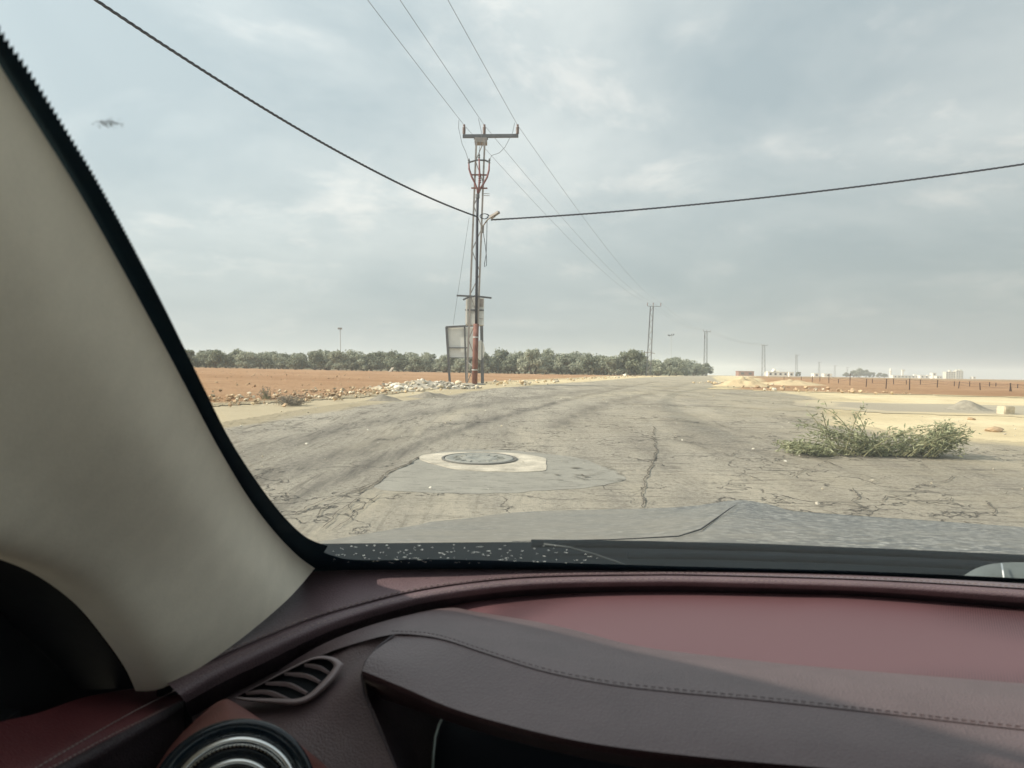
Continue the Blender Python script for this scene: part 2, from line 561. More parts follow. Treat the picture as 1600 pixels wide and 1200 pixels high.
def ground_poly(name, m, pix, off, ragged=0.0, thick=0.03, sub=8):
    """slab with an outline given on the ground, a little proud of it"""
    out = []
    n = len(pix)
    pts = [G(*p) for p in pix]
    for i in range(n):
        p0, p1, p2, p3 = (pts[(i + k - 1) % n] for k in range(4))
        for j in range(sub):
            t = j / sub
            q = 0.5 * ((2 * p1) + (p2 - p0) * t + (2 * p0 - 5 * p1 + 4 * p2 - p3) * t * t + (3 * p1 - p0 - 3 * p2 + p3) * t ** 3)
            q = q + Vector((mnoise.noise(q * 6) * ragged, mnoise.noise(q * 6 + Vector((9, 3, 0))) * ragged, 0))
            out.append(q)
    cx = sum((q.x for q in out)) / len(out)
    cy_ = sum((q.y for q in out)) / len(out)
    vs, fs = [], []
    rings = 10
    K = len(out)
    for r_ in range(rings):
        k = 1 - r_ / rings
        for q in out:
            x_, y_ = cx + (q.x - cx) * k, cy_ + (q.y - cy_) * k
            vs.append((x_, y_, Hs(x_, y_) + off))
    vs.append((cx, cy_, Hs(cx, cy_) + off))
    for r_ in range(rings - 1):
        for i in range(K):
            fs.append((r_ * K + i, r_ * K + (i + 1) % K, (r_ + 1) * K + (i + 1) % K, (r_ + 1) * K + i))
    for i in range(K):
        fs.append(((rings - 1) * K + i, (rings - 1) * K + (i + 1) % K, len(vs) - 1))
    b0 = len(vs)
    for i in range(K):
        v = vs[i]
        vs.append((v[0], v[1], v[2] - thick))
    for i in range(K):
        fs.append((i, b0 + i, b0 + (i + 1) % K, (i + 1) % K))
    return mesh_obj(name, vs, fs, m)


o = ground_poly('asphalt_patch', m_patch, [(642, 722), (668, 710), (720, 704), (800, 705), (880, 713), (925, 722), (968, 742), (972, 752), (930, 761), (850, 768), (760, 773), (660, 770), (588, 766), (600, 750)], 0.008, 0.05, 0.004)
tag(o, kind='structure')
man = empty('manhole', G(749, 719), 0, 'round iron manhole cover set in a pale concrete collar in the road', 'manhole cover')
MO = man.location.copy()


def keep(o, par):
    """parent an object that was built in world coordinates"""
    o.parent = par
    o.matrix_parent_inverse = Matrix.Translation(par.location).inverted() if par.rotation_euler.z == 0 else par.matrix_world.inverted()
    return o


keep(ground_poly('concrete_collar', m_conc, [(655, 718), (672, 711), (720, 708), (790, 709), (846, 716), (853, 725), (850, 737), (800, 739), (740, 737), (695, 731)], 0.014, 0.02, 0.01), man)
m_iron = simple('worn_iron', (0.29, 0.285, 0.25), 0.65, 0.3, 0.3, 30, 0.4, obj=False)
m_irond = simple('iron_gap', (0.15, 0.145, 0.13), 0.8, 0.2, obj=False)
nrm = Vector((-(Hs(MO.x + .1, MO.y) - Hs(MO.x - .1, MO.y)) / .2, -(Hs(MO.x, MO.y + .1) - Hs(MO.x, MO.y - .1)) / .2, 1)).normalized()
mc = MO + nrm * 0.014
b_ = MB(); b_.lathe(mc, [(0.375, 0.0), (0.375, 0.012), (0.36, 0.014), (0.30, 0.012), (0.29, 0.006), (0.2, 0.006), (0.19, 0.013), (0.1, 0.013), (0.09, 0.006), (0.0, 0.006)], 40, nrm); keep(b_.obj('cover_plate', m_iron, None, True), man)
b_ = MB(); b_.lathe(mc, [(0.415, -0.01), (0.415, 0.012), (0.392, 0.014), (0.388, 0.002), (0.376, 0.002)], 40, nrm); keep(b_.obj('ring_frame', m_irond), man)
b_ = MB()
for k in range(16):
    a = k * math.pi / 8
    q = nrm.to_track_quat('Z', 'Y').to_matrix()
    p = mc + q @ Vector((0.245 * math.cos(a), 0.245 * math.sin(a), 0.008))
    b_.box(p, (0.07, 0.018, 0.012), q @ Matrix.Rotation(a, 3, 'Z'))
o = keep(b_.obj('tread_lugs', m_iron), man); o['kind'] = 'stuff'


def crack(name, lines, w0):
    """thin open cracks following ragged lines"""
    vs, fs = [], []
    for pix, w in lines:
        pts = [G(*p) for p in pix]
        fine = []
        for i in range(len(pts) - 1):
            n = max(2, int((pts[i + 1] - pts[i]).length / 0.05))
            for j in range(n):
                q = pts[i].lerp(pts[i + 1], j / n)
                q.x += mnoise.noise(q * 4) * 0.035 + mnoise.noise(q * 17) * 0.018
                q.y += mnoise.noise(q * 4 + Vector((5, 5, 5))) * 0.06 + mnoise.noise(q * 17 + Vector((5, 5, 5))) * 0.03
                fine.append(q)
        if len(fine) < 2:
            continue
        b0 = len(vs)
        for i, q in enumerate(fine):
            t = (fine[min(i + 1, len(fine) - 1)] - fine[max(i - 1, 0)])
            nx, ny = -t.y, t.x
            L = math.hypot(nx, ny) + 1e-9
            ww = w0 * w * (0.25 + 1.3 * abs(mnoise.noise(q * 9))) * (1 if 0 < i < len(fine) - 1 else 0.1)
            for sgn in (-1, 1):
                x_, y_ = q.x + sgn * nx / L * ww, q.y + sgn * ny / L * ww
                vs.append((x_, y_, Hs(x_, y_) + 0.019))
        for i in range(len(fine) - 1):
            fs.append((b0 + 2 * i, b0 + 2 * i + 1, b0 + 2 * i + 3, b0 + 2 * i + 2))
    o = mesh_obj(name, vs, fs, m_crack)
    o['kind'] = 'structure'
    return o


crack('long_crack', [([(1022, 668), (1020, 690), (1026, 705), (1018, 730), (1008, 752), (1004, 775), (1003, 800)], 1.0)], 0.013)
crack('edge_crack', [([(655, 716), (632, 730), (612, 738), (600, 744)], 2.2), ([(640, 725), (622, 735)], 2.0), ([(600, 745), (590, 756), (575, 766), (556, 775)], 1.8),
                     ([(575, 762), (550, 772), (520, 790), (490, 812)], 1.0), ([(560, 780), (530, 800), (500, 832)], 0.7), ([(598, 775), (570, 790), (545, 812), (520, 835)], 0.6),
                     ([(580, 790), (560, 792), (540, 803)], 0.5), ([(540, 790), (552, 805)], 0.5), ([(600, 752), (560, 766), (520, 780), (450, 810)], 0.8)], 0.010)
cl_ = []
for k in range(34):
    x0, y0 = rng.uniform(1020, 1590), rng.uniform(655, 800)
    ln = [(x0, y0)]
    dx = rng.uniform(-1, 1)
    for j in range(rng.integers(2, 5)):
        x0 += rng.uniform(8, 34) * (1 if dx > -.3 else -1)
        y0 += rng.uniform(1, 11) * (1 if rng.random() > .25 else -1)
        ln.append((x0, min(y0, 812)))
    cl_.append((ln, rng.uniform(.35, .9)))
cl_ += [([(1335, 765), (1340, 778), (1330, 786), (1350, 795), (1365, 800)], 1.3), ([(1230, 700), (1262, 712), (1290, 722), (1320, 735)], 1.0), ([(1540, 785), (1556, 800), (1548, 810)], 1.4),
        ([(1375, 770), (1420, 778), (1455, 786)], .8), ([(960, 660), (990, 663), (1018, 661)], .9)]
for k in range(26):
    x0, y0 = rng.uniform(860, 965), rng.uniform(716, 757)
    if y0 < 712 + (x0 - 860) * .2:
        continue
    cl_.append(([(x0, y0), (x0 + rng.uniform(6, 15), y0 + rng.uniform(-1, 2)), (x0 + rng.uniform(15, 28), y0 + rng.uniform(-1, 3))], rng.uniform(1.4, 2.8)))
crack('surface_cracks', cl_, 0.0085)

# ------------------------------------------------------------------ stones
def rock_mesh(seed, sub=2, flat=0.7, jag=0.35):
    bm = bmesh.new()
    bmesh.ops.create_icosphere(bm, subdivisions=sub, radius=0.5)
    off = Vector((seed * 7.3, seed * 3.1, seed * 1.7))
    for v in bm.verts:
        d = 1 + jag * mnoise.noise(v.co * 2.2 + off) + jag * .5 * mnoise.noise(v.co * 5 + off)
        # broken faces: snap the radius to a few cut planes
        for k in range(4):
            r = random.Random(seed * 11 + k)
            n = Vector((r.uniform(-1, 1), r.uniform(-1, 1), r.uniform(-.6, 1))).normalized()
            dd = v.co.normalized().dot(n)
            if dd > 0.55:
                d *= 0.60 / dd + 0.25 * 0
        v.co = v.co * d
        v.co.z *= flat
    zmin = min(v.co.z for v in bm.verts)
    for v in bm.verts:
        v.co.z -= zmin * 0.85
    me = bpy.data.meshes.new('rock')
    bm.to_mesh(me)
    bm.free()
    return me


m_lime = simple('limestone', (0.62, 0.54, 0.40), 0.9, var=0.22, scale=3.5, bump=0.6, bd=0.05, spec=0.15)
m_rubble = simple('grey_rubble', (0.40, 0.365, 0.30), 0.95, var=0.3, scale=3.5, bump=0.6, bd=0.05, spec=0.1)
m_tan = simple('tan_stone', (0.47, 0.34, 0.215), 0.95, var=0.25, scale=3.5, bump=0.6, bd=0.05, spec=0.1)
m_white = simple('whitish_stone', (0.74, 0.70, 0.60), 0.9, var=0.12, scale=3, bump=0.5, bd=0.05, spec=0.15)
ROCKS = {}
for nm, mm in (('lime', m_lime), ('rub', m_rubble), ('tan', m_tan), ('white', m_white)):
    ROCKS[nm] = []
    for k in range(5):
        me = rock_mesh(k + 1, 2 if nm != 'rub' else 1)
        me.materials.append(mm)
        ROCKS[nm].append(me)


def rock(name, kind, p, sx, sy, sz, rz=None, parent=None, k=None):
    me = ROCKS[kind][random.randrange(5) if k is None else k]
    o = bpy.data.objects.new(name, me)
    o.location = p
    o.scale = (sx, sy, sz)
    o.rotation_euler = (random.uniform(-.25, .25), random.uniform(-.25, .25), random.uniform(0, 6.28) if rz is None else rz)
    return link(o, parent)


def rub_pile(name, label, cx, cy_, rx, ry, hgt, n, kinds, smin, smax, cat='rubble pile'):
    root = empty(name, (cx, cy_, Hs(cx, cy_)), 0, label, cat)
    # the loose core under the stones
    vs, fs = [], []
    K, Q = 36, 8
    for q in range(Q + 1):
        r_ = q / Q
        for k in range(K):
            a = 2 * math.pi * k / K
            wob = 1 + 0.18 * mnoise.noise(Vector((math.cos(a) * 1.5, math.sin(a) * 1.5, cx)))
            x_, y_ = rx * r_ * math.cos(a) * wob, ry * r_ * math.sin(a) * wob
            z_ = hgt * (1 - r_ ** 1.5) * (0.7 + 0.5 * mnoise.noise(Vector((x_ * 1.8, y_ * 1.8, cy_)))) - 0.05 * r_
            vs.append((x_, y_, z_ + Hs(cx + x_, cy_ + y_) - Hs(cx, cy_) + .03))
    for q in range(Q):
        for k in range(K):
            fs.append((q * K + k, q * K + (k + 1) % K, (q + 1) * K + (k + 1) % K, (q + 1) * K + k))
    mesh_obj('heap_core', vs, fs, m_rubble, root, True)
    for i in range(n):
        a, r_ = random.uniform(0, 6.28), math.sqrt(random.random())
        x_, y_ = rx * r_ * math.cos(a), ry * r_ * math.sin(a)
        z_ = hgt * (1 - r_ ** 1.5) * (0.75 + 0.4 * mnoise.noise(Vector((x_ * 1.8, y_ * 1.8, cy_)))) + Hs(cx + x_, cy_ + y_) - Hs(cx, cy_)
        s_ = random.uniform(smin, smax) * (1.5 if random.random() < .12 else 1)
        rock('stone', random.choice(kinds), (x_, y_, z_ - s_ * .1), s_ * random.uniform(.8, 1.6), s_ * random.uniform(.8, 1.4), s_ * random.uniform(.7, 1.2), None, root)
    return root


g0 = G(672, 606)
rub_pile('rubble_pile', 'heap of broken pale rubble at the roadside in front of the signboard', g0.x, g0.y, 1.9, 1.3, 0.30, 230, ['rub', 'rub', 'rub', 'lime', 'white'], 0.06, 0.17)
g0 = G(623, 611)
rub_pile('limestone_heap', 'low heap of yellowish limestone lumps left of the rubble', g0.x, g0.y, 0.8, 0.5, 0.10, 34, ['lime', 'lime', 'white'], 0.08, 0.22, 'stone heap')
for px, py, w, h, kind, lab, k in (
        (1209, 611, 10, 8, 'white', 'round whitish boulder at the edge of the right red field', 0),
        (1554, 674, 36, 10, 'tan', 'long flat tan rock lying on the pale sand near the square block', 1),
        (1518, 656, 14, 6, 'tan', 'small tan clod on the sand left of the square block', 2),
        (977, 588, 7, 6, 'white', 'white rounded boulder at the left road edge before the second pole', 3),
        (820, 599, 14, 6, 'lime', 'pale limestone lump on the road shoulder right of the lattice pole', 4),
        (635, 607, 9, 7, 'white', 'bright white slab leaning on top of the rubble', 1)):
    g0 = G(px, py)
    d = g0.y / F
    tag(rock('boulder' if h > 7 else 'rock', kind, g0 - Vector((0, 0, .02)), w * d * 1.05, w * d * .8, h * d * 1.5, 0.3, None, k), lab, 'rock')
# squared stone block
g0 = G(1576, 648)
d = g0.y / F
bm = bmesh.new()
bmesh.ops.create_cube(bm, size=1)
bmesh.ops.bevel(bm, geom=bm.edges[:], offset=0.06, segments=2, affect='EDGES')
bmesh.ops.subdivide_edges(bm, edges=bm.edges[:], cuts=2, use_grid_fill=True)
for v in bm.verts:
    v.co += Vector((mnoise.noise(v.co * 3), mnoise.noise(v.co * 3 + Vector((4, 4, 4))), mnoise.noise(v.co * 3 + Vector((8, 1, 3))))) * .05
me = bpy.data.meshes.new('stone_block'); bm.to_mesh(me); bm.free(); me.materials.append(m_lime)
o = link(bpy.data.objects.new('stone_block', me)); o.scale = (19 * d, 17 * d, 15 * d); o.location = g0 + Vector((0, .1, 5.5 * d)); o.rotation_euler = (0, .05, .18)
tag(o, 'squared pale limestone block on the sand beside the grey track', 'stone block')


def scatter(name, n, place, kind_cols, smin, smax, label=None):
    """many small stones, uncountable, in one mesh"""
    vs, fs, fm = [], [], []
    base = [rock_mesh(20 + k, 1, 0.75) for k in range(3)]
    data = [([v.co.copy() for v in b.vertices], [tuple(p.vertices) for p in b.polygons]) for b in base]
    for i in range(n):
        x_, y_ = place()
        s_ = smin + (smax - smin) * random.random() ** 3
        v0, f0 = data[i % 3]
        a = random.uniform(0, 6.28)
        ca, sa = math.cos(a), math.sin(a)
        k = random.uniform(.7, 1.5)
        z0 = Hs(x_, y_) + .02
        b0 = len(vs)
        vs += [(x_ + s_ * (v.x * ca * k - v.y * sa), y_ + s_ * (v.x * sa * k + v.y * ca), z0 + s_ * v.z) for v in v0]
        fs += [tuple(b0 + j for j in f) for f in f0]
        mi = random.randrange(len(kind_cols))
        fm += [mi] * len(f0)
    o = mesh_obj(name, vs, fs, None, None, False, kind_cols, fm)
    tag(o, label, kind='stuff')
    return o


def pl_zone(poly_px):
    pts = [G(*p) for p in poly_px]

    def f():
        while True:
            i = random.randrange(len(pts) - 1)
            q = pts[i].lerp(pts[i + 1], random.random())
            return q.x + random.gauss(0, .8), q.y + random.gauss(0, .9)
    return f


def heap(name, pix, base_row, w, h, m, label, cat='gravel heap'):
    g_ = G(pix, base_row)
    d_ = g_.y / F
    vs, fs = [], []
    K, Q = 48, 12
    for q in range(Q + 1):
        r_ = q / Q
        for k in range(K):
            a = 2 * math.pi * k / K
            x_, y_ = w * d_ / 2 * r_ * math.cos(a), w * d_ * .4 * r_ * math.sin(a)
            wob = 1 + .25 * mnoise.noise(Vector((math.cos(a), math.sin(a), pix)))
            x_, y_ = x_ * wob, y_ * wob
            z_ = h * d_ * (0.5 + .5 * math.cos(math.pi * r_)) * (0.85 + .5 * mnoise.noise(Vector((x_ * 3, y_ * 3, 2)))) + .02 * mnoise.noise(Vector((x_ * 14, y_ * 14, 1))) * (1 - r_)
            vs.append((x_, y_, z_ + Hs(g_.x + x_, g_.y + y_) - Hs(g_.x, g_.y) + .02 * (1 - r_) - .01 * r_))
    for q in range(Q):
        for k in range(K):
            fs.append((q * K + k, q * K + (k + 1) % K, (q + 1) * K + (k + 1) % K, (q + 1) * K + k))
    o = mesh_obj(name, vs, fs, m, None, True)
    o.location = (g_.x, g_.y, Hs(g_.x, g_.y))
    return tag(o, label, cat)


m_gravel = simple('grey_gravel', (0.33, 0.30, 0.24), 1.0, var=0.3, scale=9, bump=0.9, bd=0.05, obj=False, spec=0.1)
m_gravel2 = simple('dark_gravel', (0.27, 0.245, 0.20), 1.0, var=0.35, scale=9, bump=0.9, bd=0.05, obj=False, spec=0.1)
m_paledirt = simple('pale_dirt', (0.58, 0.46, 0.29), 1.0, var=0.25, scale=3, bump=0.9, bd=0.08, obj=False, spec=0.1)
heap('gravel_heap', 1512, 641, 92, 15, m_gravel, 'low grey gravel mound on the track beside the square block')
heap('gravel_heap', 601, 626, 70, 9, m_gravel2, 'dark spoil heap at the left roadside, nearer the dry bush')
heap('gravel_heap', 672, 621, 90, 8, m_gravel2, 'dark spoil heap below the rubble, at the asphalt edge')
heap('dirt_mound', 1160, 604, 110, 15, m_paledirt, 'pale earth bank where the right field meets the road', 'dirt mound')
heap('dirt_mound', 1235, 602, 150, 8, m_paledirt, 'long low earth bank along the right field beside the pale boulder', 'dirt mound')

# loose stones
scatter('field_edge_stones', 800, pl_zone([(335, 628), (420, 625), (500, 618), (570, 612), (620, 608)]), [m_tan, m_tan, m_soil, m_paledirt, m_lime], 0.02, 0.15, 'small stones strewn along the edge of the left red field')
scatter('verge_stones', 300, pl_zone([(770, 603), (830, 598), (900, 594), (960, 590), (1010, 588)]), [m_lime, m_paledirt, m_tan, m_rubble], 0.03, 0.26, 'pale stones along the left road verge')
scatter('mound_stones', 200, pl_zone([(1115, 600), (1150, 599), (1190, 606), (1260, 612), (1400, 616)]), [m_lime, m_tan, m_paledirt], 0.03, 0.26, 'pale stones at the edge of the right field')
scatter('road_grit', 500, lambda: (random.uniform(-5, 9), random.uniform(5.5, 26)), [m_rubble, m_lime, m_white], 0.008, 0.045, 'grit lying on the road')
scatter('field_clods', 700, lambda: ((lambda y_: (random.uniform(-.6, -.12) * y_ - 1, y_))(random.uniform(20, 70))), [m_soil, m_tan], 0.03, 0.13, 'earth clods on the left red field')

# ------------------------------------------------------------------ vegetation
def leaf_material(name, c0, c1, trans=0.25):
    m, N = mat(name)
    oi = N.n('ShaderNodeObjectInfo').outputs['Random']
    k = N.noise(N.pos(obj=True), 1.6, 3)
    f = N.n('ShaderNodeNewGeometry').outputs['Random Per Island']
    c_ = N.mix(N.math('ADD', N.math('MULTIPLY', f, 0.65), N.math('MULTIPLY', oi, 0.35)), c0, c1)
    p = N.n('ShaderNodeBsdfPrincipled', None, Base_Color=c_, Roughness=0.6)
    p.inputs['Specular IOR Level'].default_value = 0.3
    t = N.n('ShaderNodeBsdfTranslucent', None, Color=c_)
    mx = N.n('ShaderNodeMixShader', None, Fac=trans)
    N.t.links.new(p.outputs[0], mx.inputs[1])
    N.t.links.new(t.outputs[0], mx.inputs[2])
    N.n('ShaderNodeOutputMaterial', None, Surface=mx.outputs[0])
    return m


m_olive = leaf_material('olive_leaves', (0.185, 0.205, 0.14), (0.43, 0.45, 0.345), .35)
m_dark = leaf_material('dark_leaves', (0.12, 0.14, 0.09), (0.27, 0.29, 0.205))
m_bark = simple('olive_bark', (0.16, 0.135, 0.10), 0.95, var=0.3, scale=5, bump=0.8, bd=0.05)


def tree_meshes(seed, n, wid_, hgt, base):
    r = random.Random(seed)
    cl = []
    for k in range(11):
        a, q = r.uniform(0, 6.28), math.sqrt(r.random()) * wid_ * .66
        cl.append((Vector((q * math.cos(a), q * math.sin(a), base + (hgt - base) * r.uniform(.3, .82))), r.uniform(.5, .95) * wid_ * .5))
    for k in range(8):
        a = r.uniform(0, 6.28)
        cl.append((Vector((wid_ * .75 * math.cos(a), wid_ * .75 * math.sin(a), base + (hgt - base) * r.uniform(.12, .45))), r.uniform(.35, .6) * wid_ * .6))
    cl.append((Vector((r.uniform(-.3, .3), 0, hgt - wid_ * .35)), wid_ * .42))
    vs, fs = [], []
    for i in range(n):
        c_, rad = r.choice(cl)
        d = Vector((r.gauss(0, 1), r.gauss(0, 1), r.gauss(0, 1))).normalized()
        p = c_ + Vector((d.x, d.y, d.z * .75)) * rad * (r.random() ** .35) * (1 + .25 * r.gauss(0, .5))
        if p.z < .12:
            p.z = .12 + r.random() * .5
        nrm_ = (d + Vector((r.gauss(0, .6), r.gauss(0, .6), r.gauss(0, .6)))).normalized()
        u = nrm_.orthogonal().normalized()
        u.rotate(Matrix.Rotation(r.uniform(0, 6.28), 3, nrm_))
        w = nrm_.cross(u)
        L, B = r.uniform(.16, .36), r.uniform(.07, .16)
        b0 = len(vs)
        vs += [p - u * L, p + w * B, p + u * L, p - w * B]
        fs.append((b0, b0 + 1, b0 + 2, b0 + 3))
    cm = bpy.data.meshes.new('crown')
    cm.from_pydata(vs, [], fs)
    t = MB()
    for k in range(r.choice((1, 2, 2, 3))):
        a = r.uniform(0, 6.28)
        b_ = Vector((.18 * math.cos(a), .18 * math.sin(a), -.15))
        e_ = Vector((.7 * math.cos(a), .7 * math.sin(a), base + .5))
        t.tube([b_, b_.lerp(e_, .45) + Vector((r.uniform(-.15, .15), r.uniform(-.15, .15), 0)), e_], [.2, .14, .09], 6)
        for j in range(2):
            a2 = a + r.uniform(-1, 1)
            t.tube([e_, e_ + Vector((.8 * math.cos(a2), .8 * math.sin(a2), r.uniform(.6, 1.1)))], [.08, .03], 5)
    tm = bpy.data.meshes.new('trunk')
    tm.from_pydata([tuple(v) for v in t.v], [], t.f)
    return cm, tm


TREES = []
for k in range(7):
    cm, tm = tree_meshes(k + 3, 2300, random.Random(k).uniform(2.0, 2.6), random.Random(k + 50).uniform(3.3, 4.3), random.Random(k + 9).uniform(.15, .35))
    cm.materials.append(m_olive if k % 3 else m_dark)
    tm.materials.append(m_bark)
    TREES.append((cm, tm))


def tree(name, x_, y_, s_, k, label, group=None, zs=1.0):
    root = empty(name, (x_, y_, Hs(x_, y_) + .02), random.uniform(0, 6.28), label, 'tree', group)
    root.scale = (s_ * random.uniform(.92, 1.12), s_ * random.uniform(.92, 1.12), s_ * zs)
    cm, tm = TREES[k]
    link(bpy.data.objects.new('crown', cm), root)
    link(bpy.data.objects.new('trunk', tm), root)
    return root


def grove_right(y_):
    """the grove's right side follows the road"""
    return np.interp(y_, [100, 136, 150, 180, 230, 262, 300], [16, 18, 23.5, 34, 54, 66.5, 78])


placed = []
row = 0
yy = 140.0
while yy < 262:
    half = yy * 0.47
    xx = float(grove_right(yy)) - 1.5 - (row % 2) * 2.4
    while xx > -half:
        jx, jy = xx + random.uniform(-1.1, 1.1), yy + random.uniform(-1.6, 1.6)
        if row >= 8 and xx < float(grove_right(yy)) - 16:
            break
        placed.append((jx, jy, row))
        xx -= 4.5 if row < 2 else 5.2
    yy += 6.6 + row * 0.55
    row += 1
zones = ((-1e9, 525, 'back-row olive tree of the grove left of the thin lamp mast', 'olive trees left of the lamp mast'),
         (525, 700, 'back-row olive tree of the grove between the lamp mast and the empty signboard', 'olive trees between mast and signboard'),
         (700, 1015, 'back-row olive tree of the grove between the rust-footed pole and the second pole', 'olive trees between the two lattice poles'),
         (1015, 1e9, 'olive tree deep in the roadside row right of the second pole', 'olive trees of the roadside row'))
ORD = 'first second third fourth fifth sixth seventh eighth ninth tenth eleventh twelfth thirteenth fourteenth fifteenth sixteenth seventeenth eighteenth nineteenth twentieth'.split()
own = {}
front = sorted((800 + F * a / b, i) for i, (a, b, rw) in enumerate(placed) if rw == 0)
for lo_, hi_, sgn_, lab_ in ((-1e9, 532, -1, 'front-row olive tree, %s to the left of the thin lamp mast'), (532, 625, 1, 'front-row olive tree, %s to the right of the thin lamp mast'),
                             (625, 726, -1, 'front-row olive tree, %s to the left of the signboard middle'), (726, 880, 1, 'front-row olive tree, %s to the right of the signboard'),
                             (880, 1e9, -1, 'front-row olive tree, %s to the left of the second lattice pole')):
    sel = [i for p_, i in front if lo_ <= p_ < hi_]
    for k, i in enumerate(sel if sgn_ > 0 else sel[::-1]):
        own[i] = lab_ % ORD[min(k, 19)]
ends = {}
for i, (a, b, rw) in enumerate(placed):
    if 800 + F * a / b > 1015 and (rw not in ends or a > placed[ends[rw]][0]):
        ends[rw] = i
for k, rw in enumerate(sorted(ends)):
    own[ends[rw]] = 'roadside olive tree, %s along the asphalt after the second pole' % ORD[k]
for i, (jx, jy, rw) in enumerate(placed):
    px_ = 800 + F * jx / jy
    z_ = next(z for z in zones if z[0] <= px_ < z[1])
    s_ = random.uniform(.74, 1.2) * (1.0 + 0.06 * mnoise.noise(Vector((jx * .1, jy * .1, 0)))) * (0.97 if px_ > 720 else 0.86)
    if rw == 0 and random.random() < .3:
        s_ *= .78
    tree('olive_tree', jx, jy, s_, random.randrange(7), own.get(i, z_[2]), 'olive trees of the grove beyond the red field' if i in own else z_[3], random.uniform(.9, 1.12))
p = at(1101, 262)
tree('olive_tree', p.x, p.y, 1.15, 0, 'last dark olive tree at the right end of the roadside row', None, 1.0)
for k, (px_, y_) in enumerate(((1028, 163), (1044, 178), (1058, 193), (1072, 210), (1084, 226), (1092, 244))):
    p = at(px_, y_)
    tree('olive_tree', p.x, p.y, .98, (1, 4, 2, 5)[k % 4], 'olive tree filling the roadside row, %s after the second pole on the asphalt side' % ORD[k], 'olive trees of the grove beyond the red field')
p = at(988, 140)
tree('olive_tree', p.x, p.y, 1.2, 3, 'tall dark olive tree just left of the second lattice pole', None, 1.06)
p = at(833, 136)
tree('olive_tree', p.x, p.y, 1.12, 5, 'olive tree with a pointed top standing right of the signboard', None, 1.22)
# low scrub between and behind the last olive rows
vs, fs = [], []
for i in range(9000):
    y_ = random.uniform(205, 300)
    x_ = random.uniform(-.5 * y_, float(grove_right(y_)) - 3)
    p = Vector((x_, y_, Hs(x_, y_) + random.random() ** 1.5 * 1.5))
    u = Vector((random.gauss(0, 1), random.gauss(0, .5), random.gauss(0, 1))).normalized() * random.uniform(.3, .7)
    w = u.orthogonal().normalized() * random.uniform(.15, .4)
    b0 = len(vs)
    vs += [p - u, p + w, p + u, p - w]
    fs.append((b0, b0 + 1, b0 + 2, b0 + 3))
tag(mesh_obj('undergrowth', vs, fs, m_dark), 'low grey-green scrub under and behind the olive grove', kind='stuff')
# dark trees by the village
for i, (px_, y_, s_) in enumerate(((1322, 640, 1.1), (1334, 650, 1.6), (1343, 645, 1.9), (1352, 655, 1.8), (1362, 650, 1.2), (1374, 660, 1.1), (1382, 655, 1.0), (1247, 420, .7))):
    p = at(px_, y_)
    tree('village_tree', p.x, p.y, s_, (0, 3, 6)[i % 3], 'dark far tree in the clump left of the minaret' if i < 7 else 'small dark tree between the white houses on the horizon', 'far trees left of the minaret' if i < 7 else None)


def twig_plant(name, label, cat, g_, wdt, hts, nst, nlf, mats_, leafL, leafB, seed, lean=1.0):
    """a heap of cut twigs: stems fanning from a line on the ground, leaves along them"""
    r = random.Random(seed)
    root = empty(name, g_, 0, label, cat)
    st = MB()
    vs, fs = [], []
    for i in range(nst):
        x0 = r.gauss(0.02, .26) * wdt
        x0 = max(-.30 * wdt, min(.36 * wdt, x0))
        y0 = r.uniform(-.22, .28)
        side = r.choice((-1, 1)) if abs(x0) < .15 * wdt else (1 if x0 > 0 else -1)
        h = hts(x0 / wdt, r)
        L = r.uniform(.2, .46) * wdt * lean * (0.55 if h > .4 else 1)
        tip = Vector((x0 + side * L * r.uniform(.45, 1), y0 + r.uniform(-.3, .3), h))
        tip.x = max(-.5 * wdt, min(.5 * wdt, tip.x))
        mid = Vector((x0 + (tip.x - x0) * .4, y0, h * r.uniform(.55, .95) + .03))
        base = Vector((x0 - side * .08, y0, .02))
        pts = []
        for j in range(8):
            t = j / 7
            pts.append(base * (1 - t) ** 2 + mid * 2 * t * (1 - t) + tip * t * t)
        st.tube(pts, [.008 - .0055 * j / 7 for j in range(8)], 5)
        for j in range(nlf):
            t = r.uniform(.12, 1.0)
            p = base * (1 - t) ** 2 + mid * 2 * t * (1 - t) + tip * t * t
            p = p + Vector((r.gauss(0, .03), r.gauss(0, .03), r.gauss(0, .022)))
            dr = ((tip - base).normalized() * .8 + Vector((r.gauss(0, .8), r.gauss(0, .8), r.gauss(.1, .6)))).normalized()
            sd = dr.cross(Vector((r.gauss(0, 1), r.gauss(0, 1), r.gauss(0, 1)))).normalized()
            nn = dr.cross(sd)
            l_, b_ = leafL * r.uniform(.55, 1.25), leafB * r.uniform(.7, 1.3)
            if p.z < .012:
                p.z = .012 + r.random() * .02
            k0 = len(vs)
            vs += [p, p + dr * l_ * .45 + sd * b_ + nn * .006, p + dr * l_ + Vector((0, 0, -.3 * l_ * r.random())), p + dr * l_ * .45 - sd * b_ + nn * .006]
            fs.append((k0, k0 + 1, k0 + 2, k0 + 3))
    for v in vs:
        v.z = max(v.z, .008)
    for o_ in (st.obj('stems', mats_[0], root), mesh_obj('leaves', vs, fs, mats_[1], root)):
        o_['kind'] = 'stuff'
    return root


m_bushleaf = leaf_material('bush_leaves', (0.20, 0.215, 0.11), (0.55, 0.56, 0.37), .3)
m_stem = simple('green_stem', (0.20, 0.19, 0.10), 0.8)


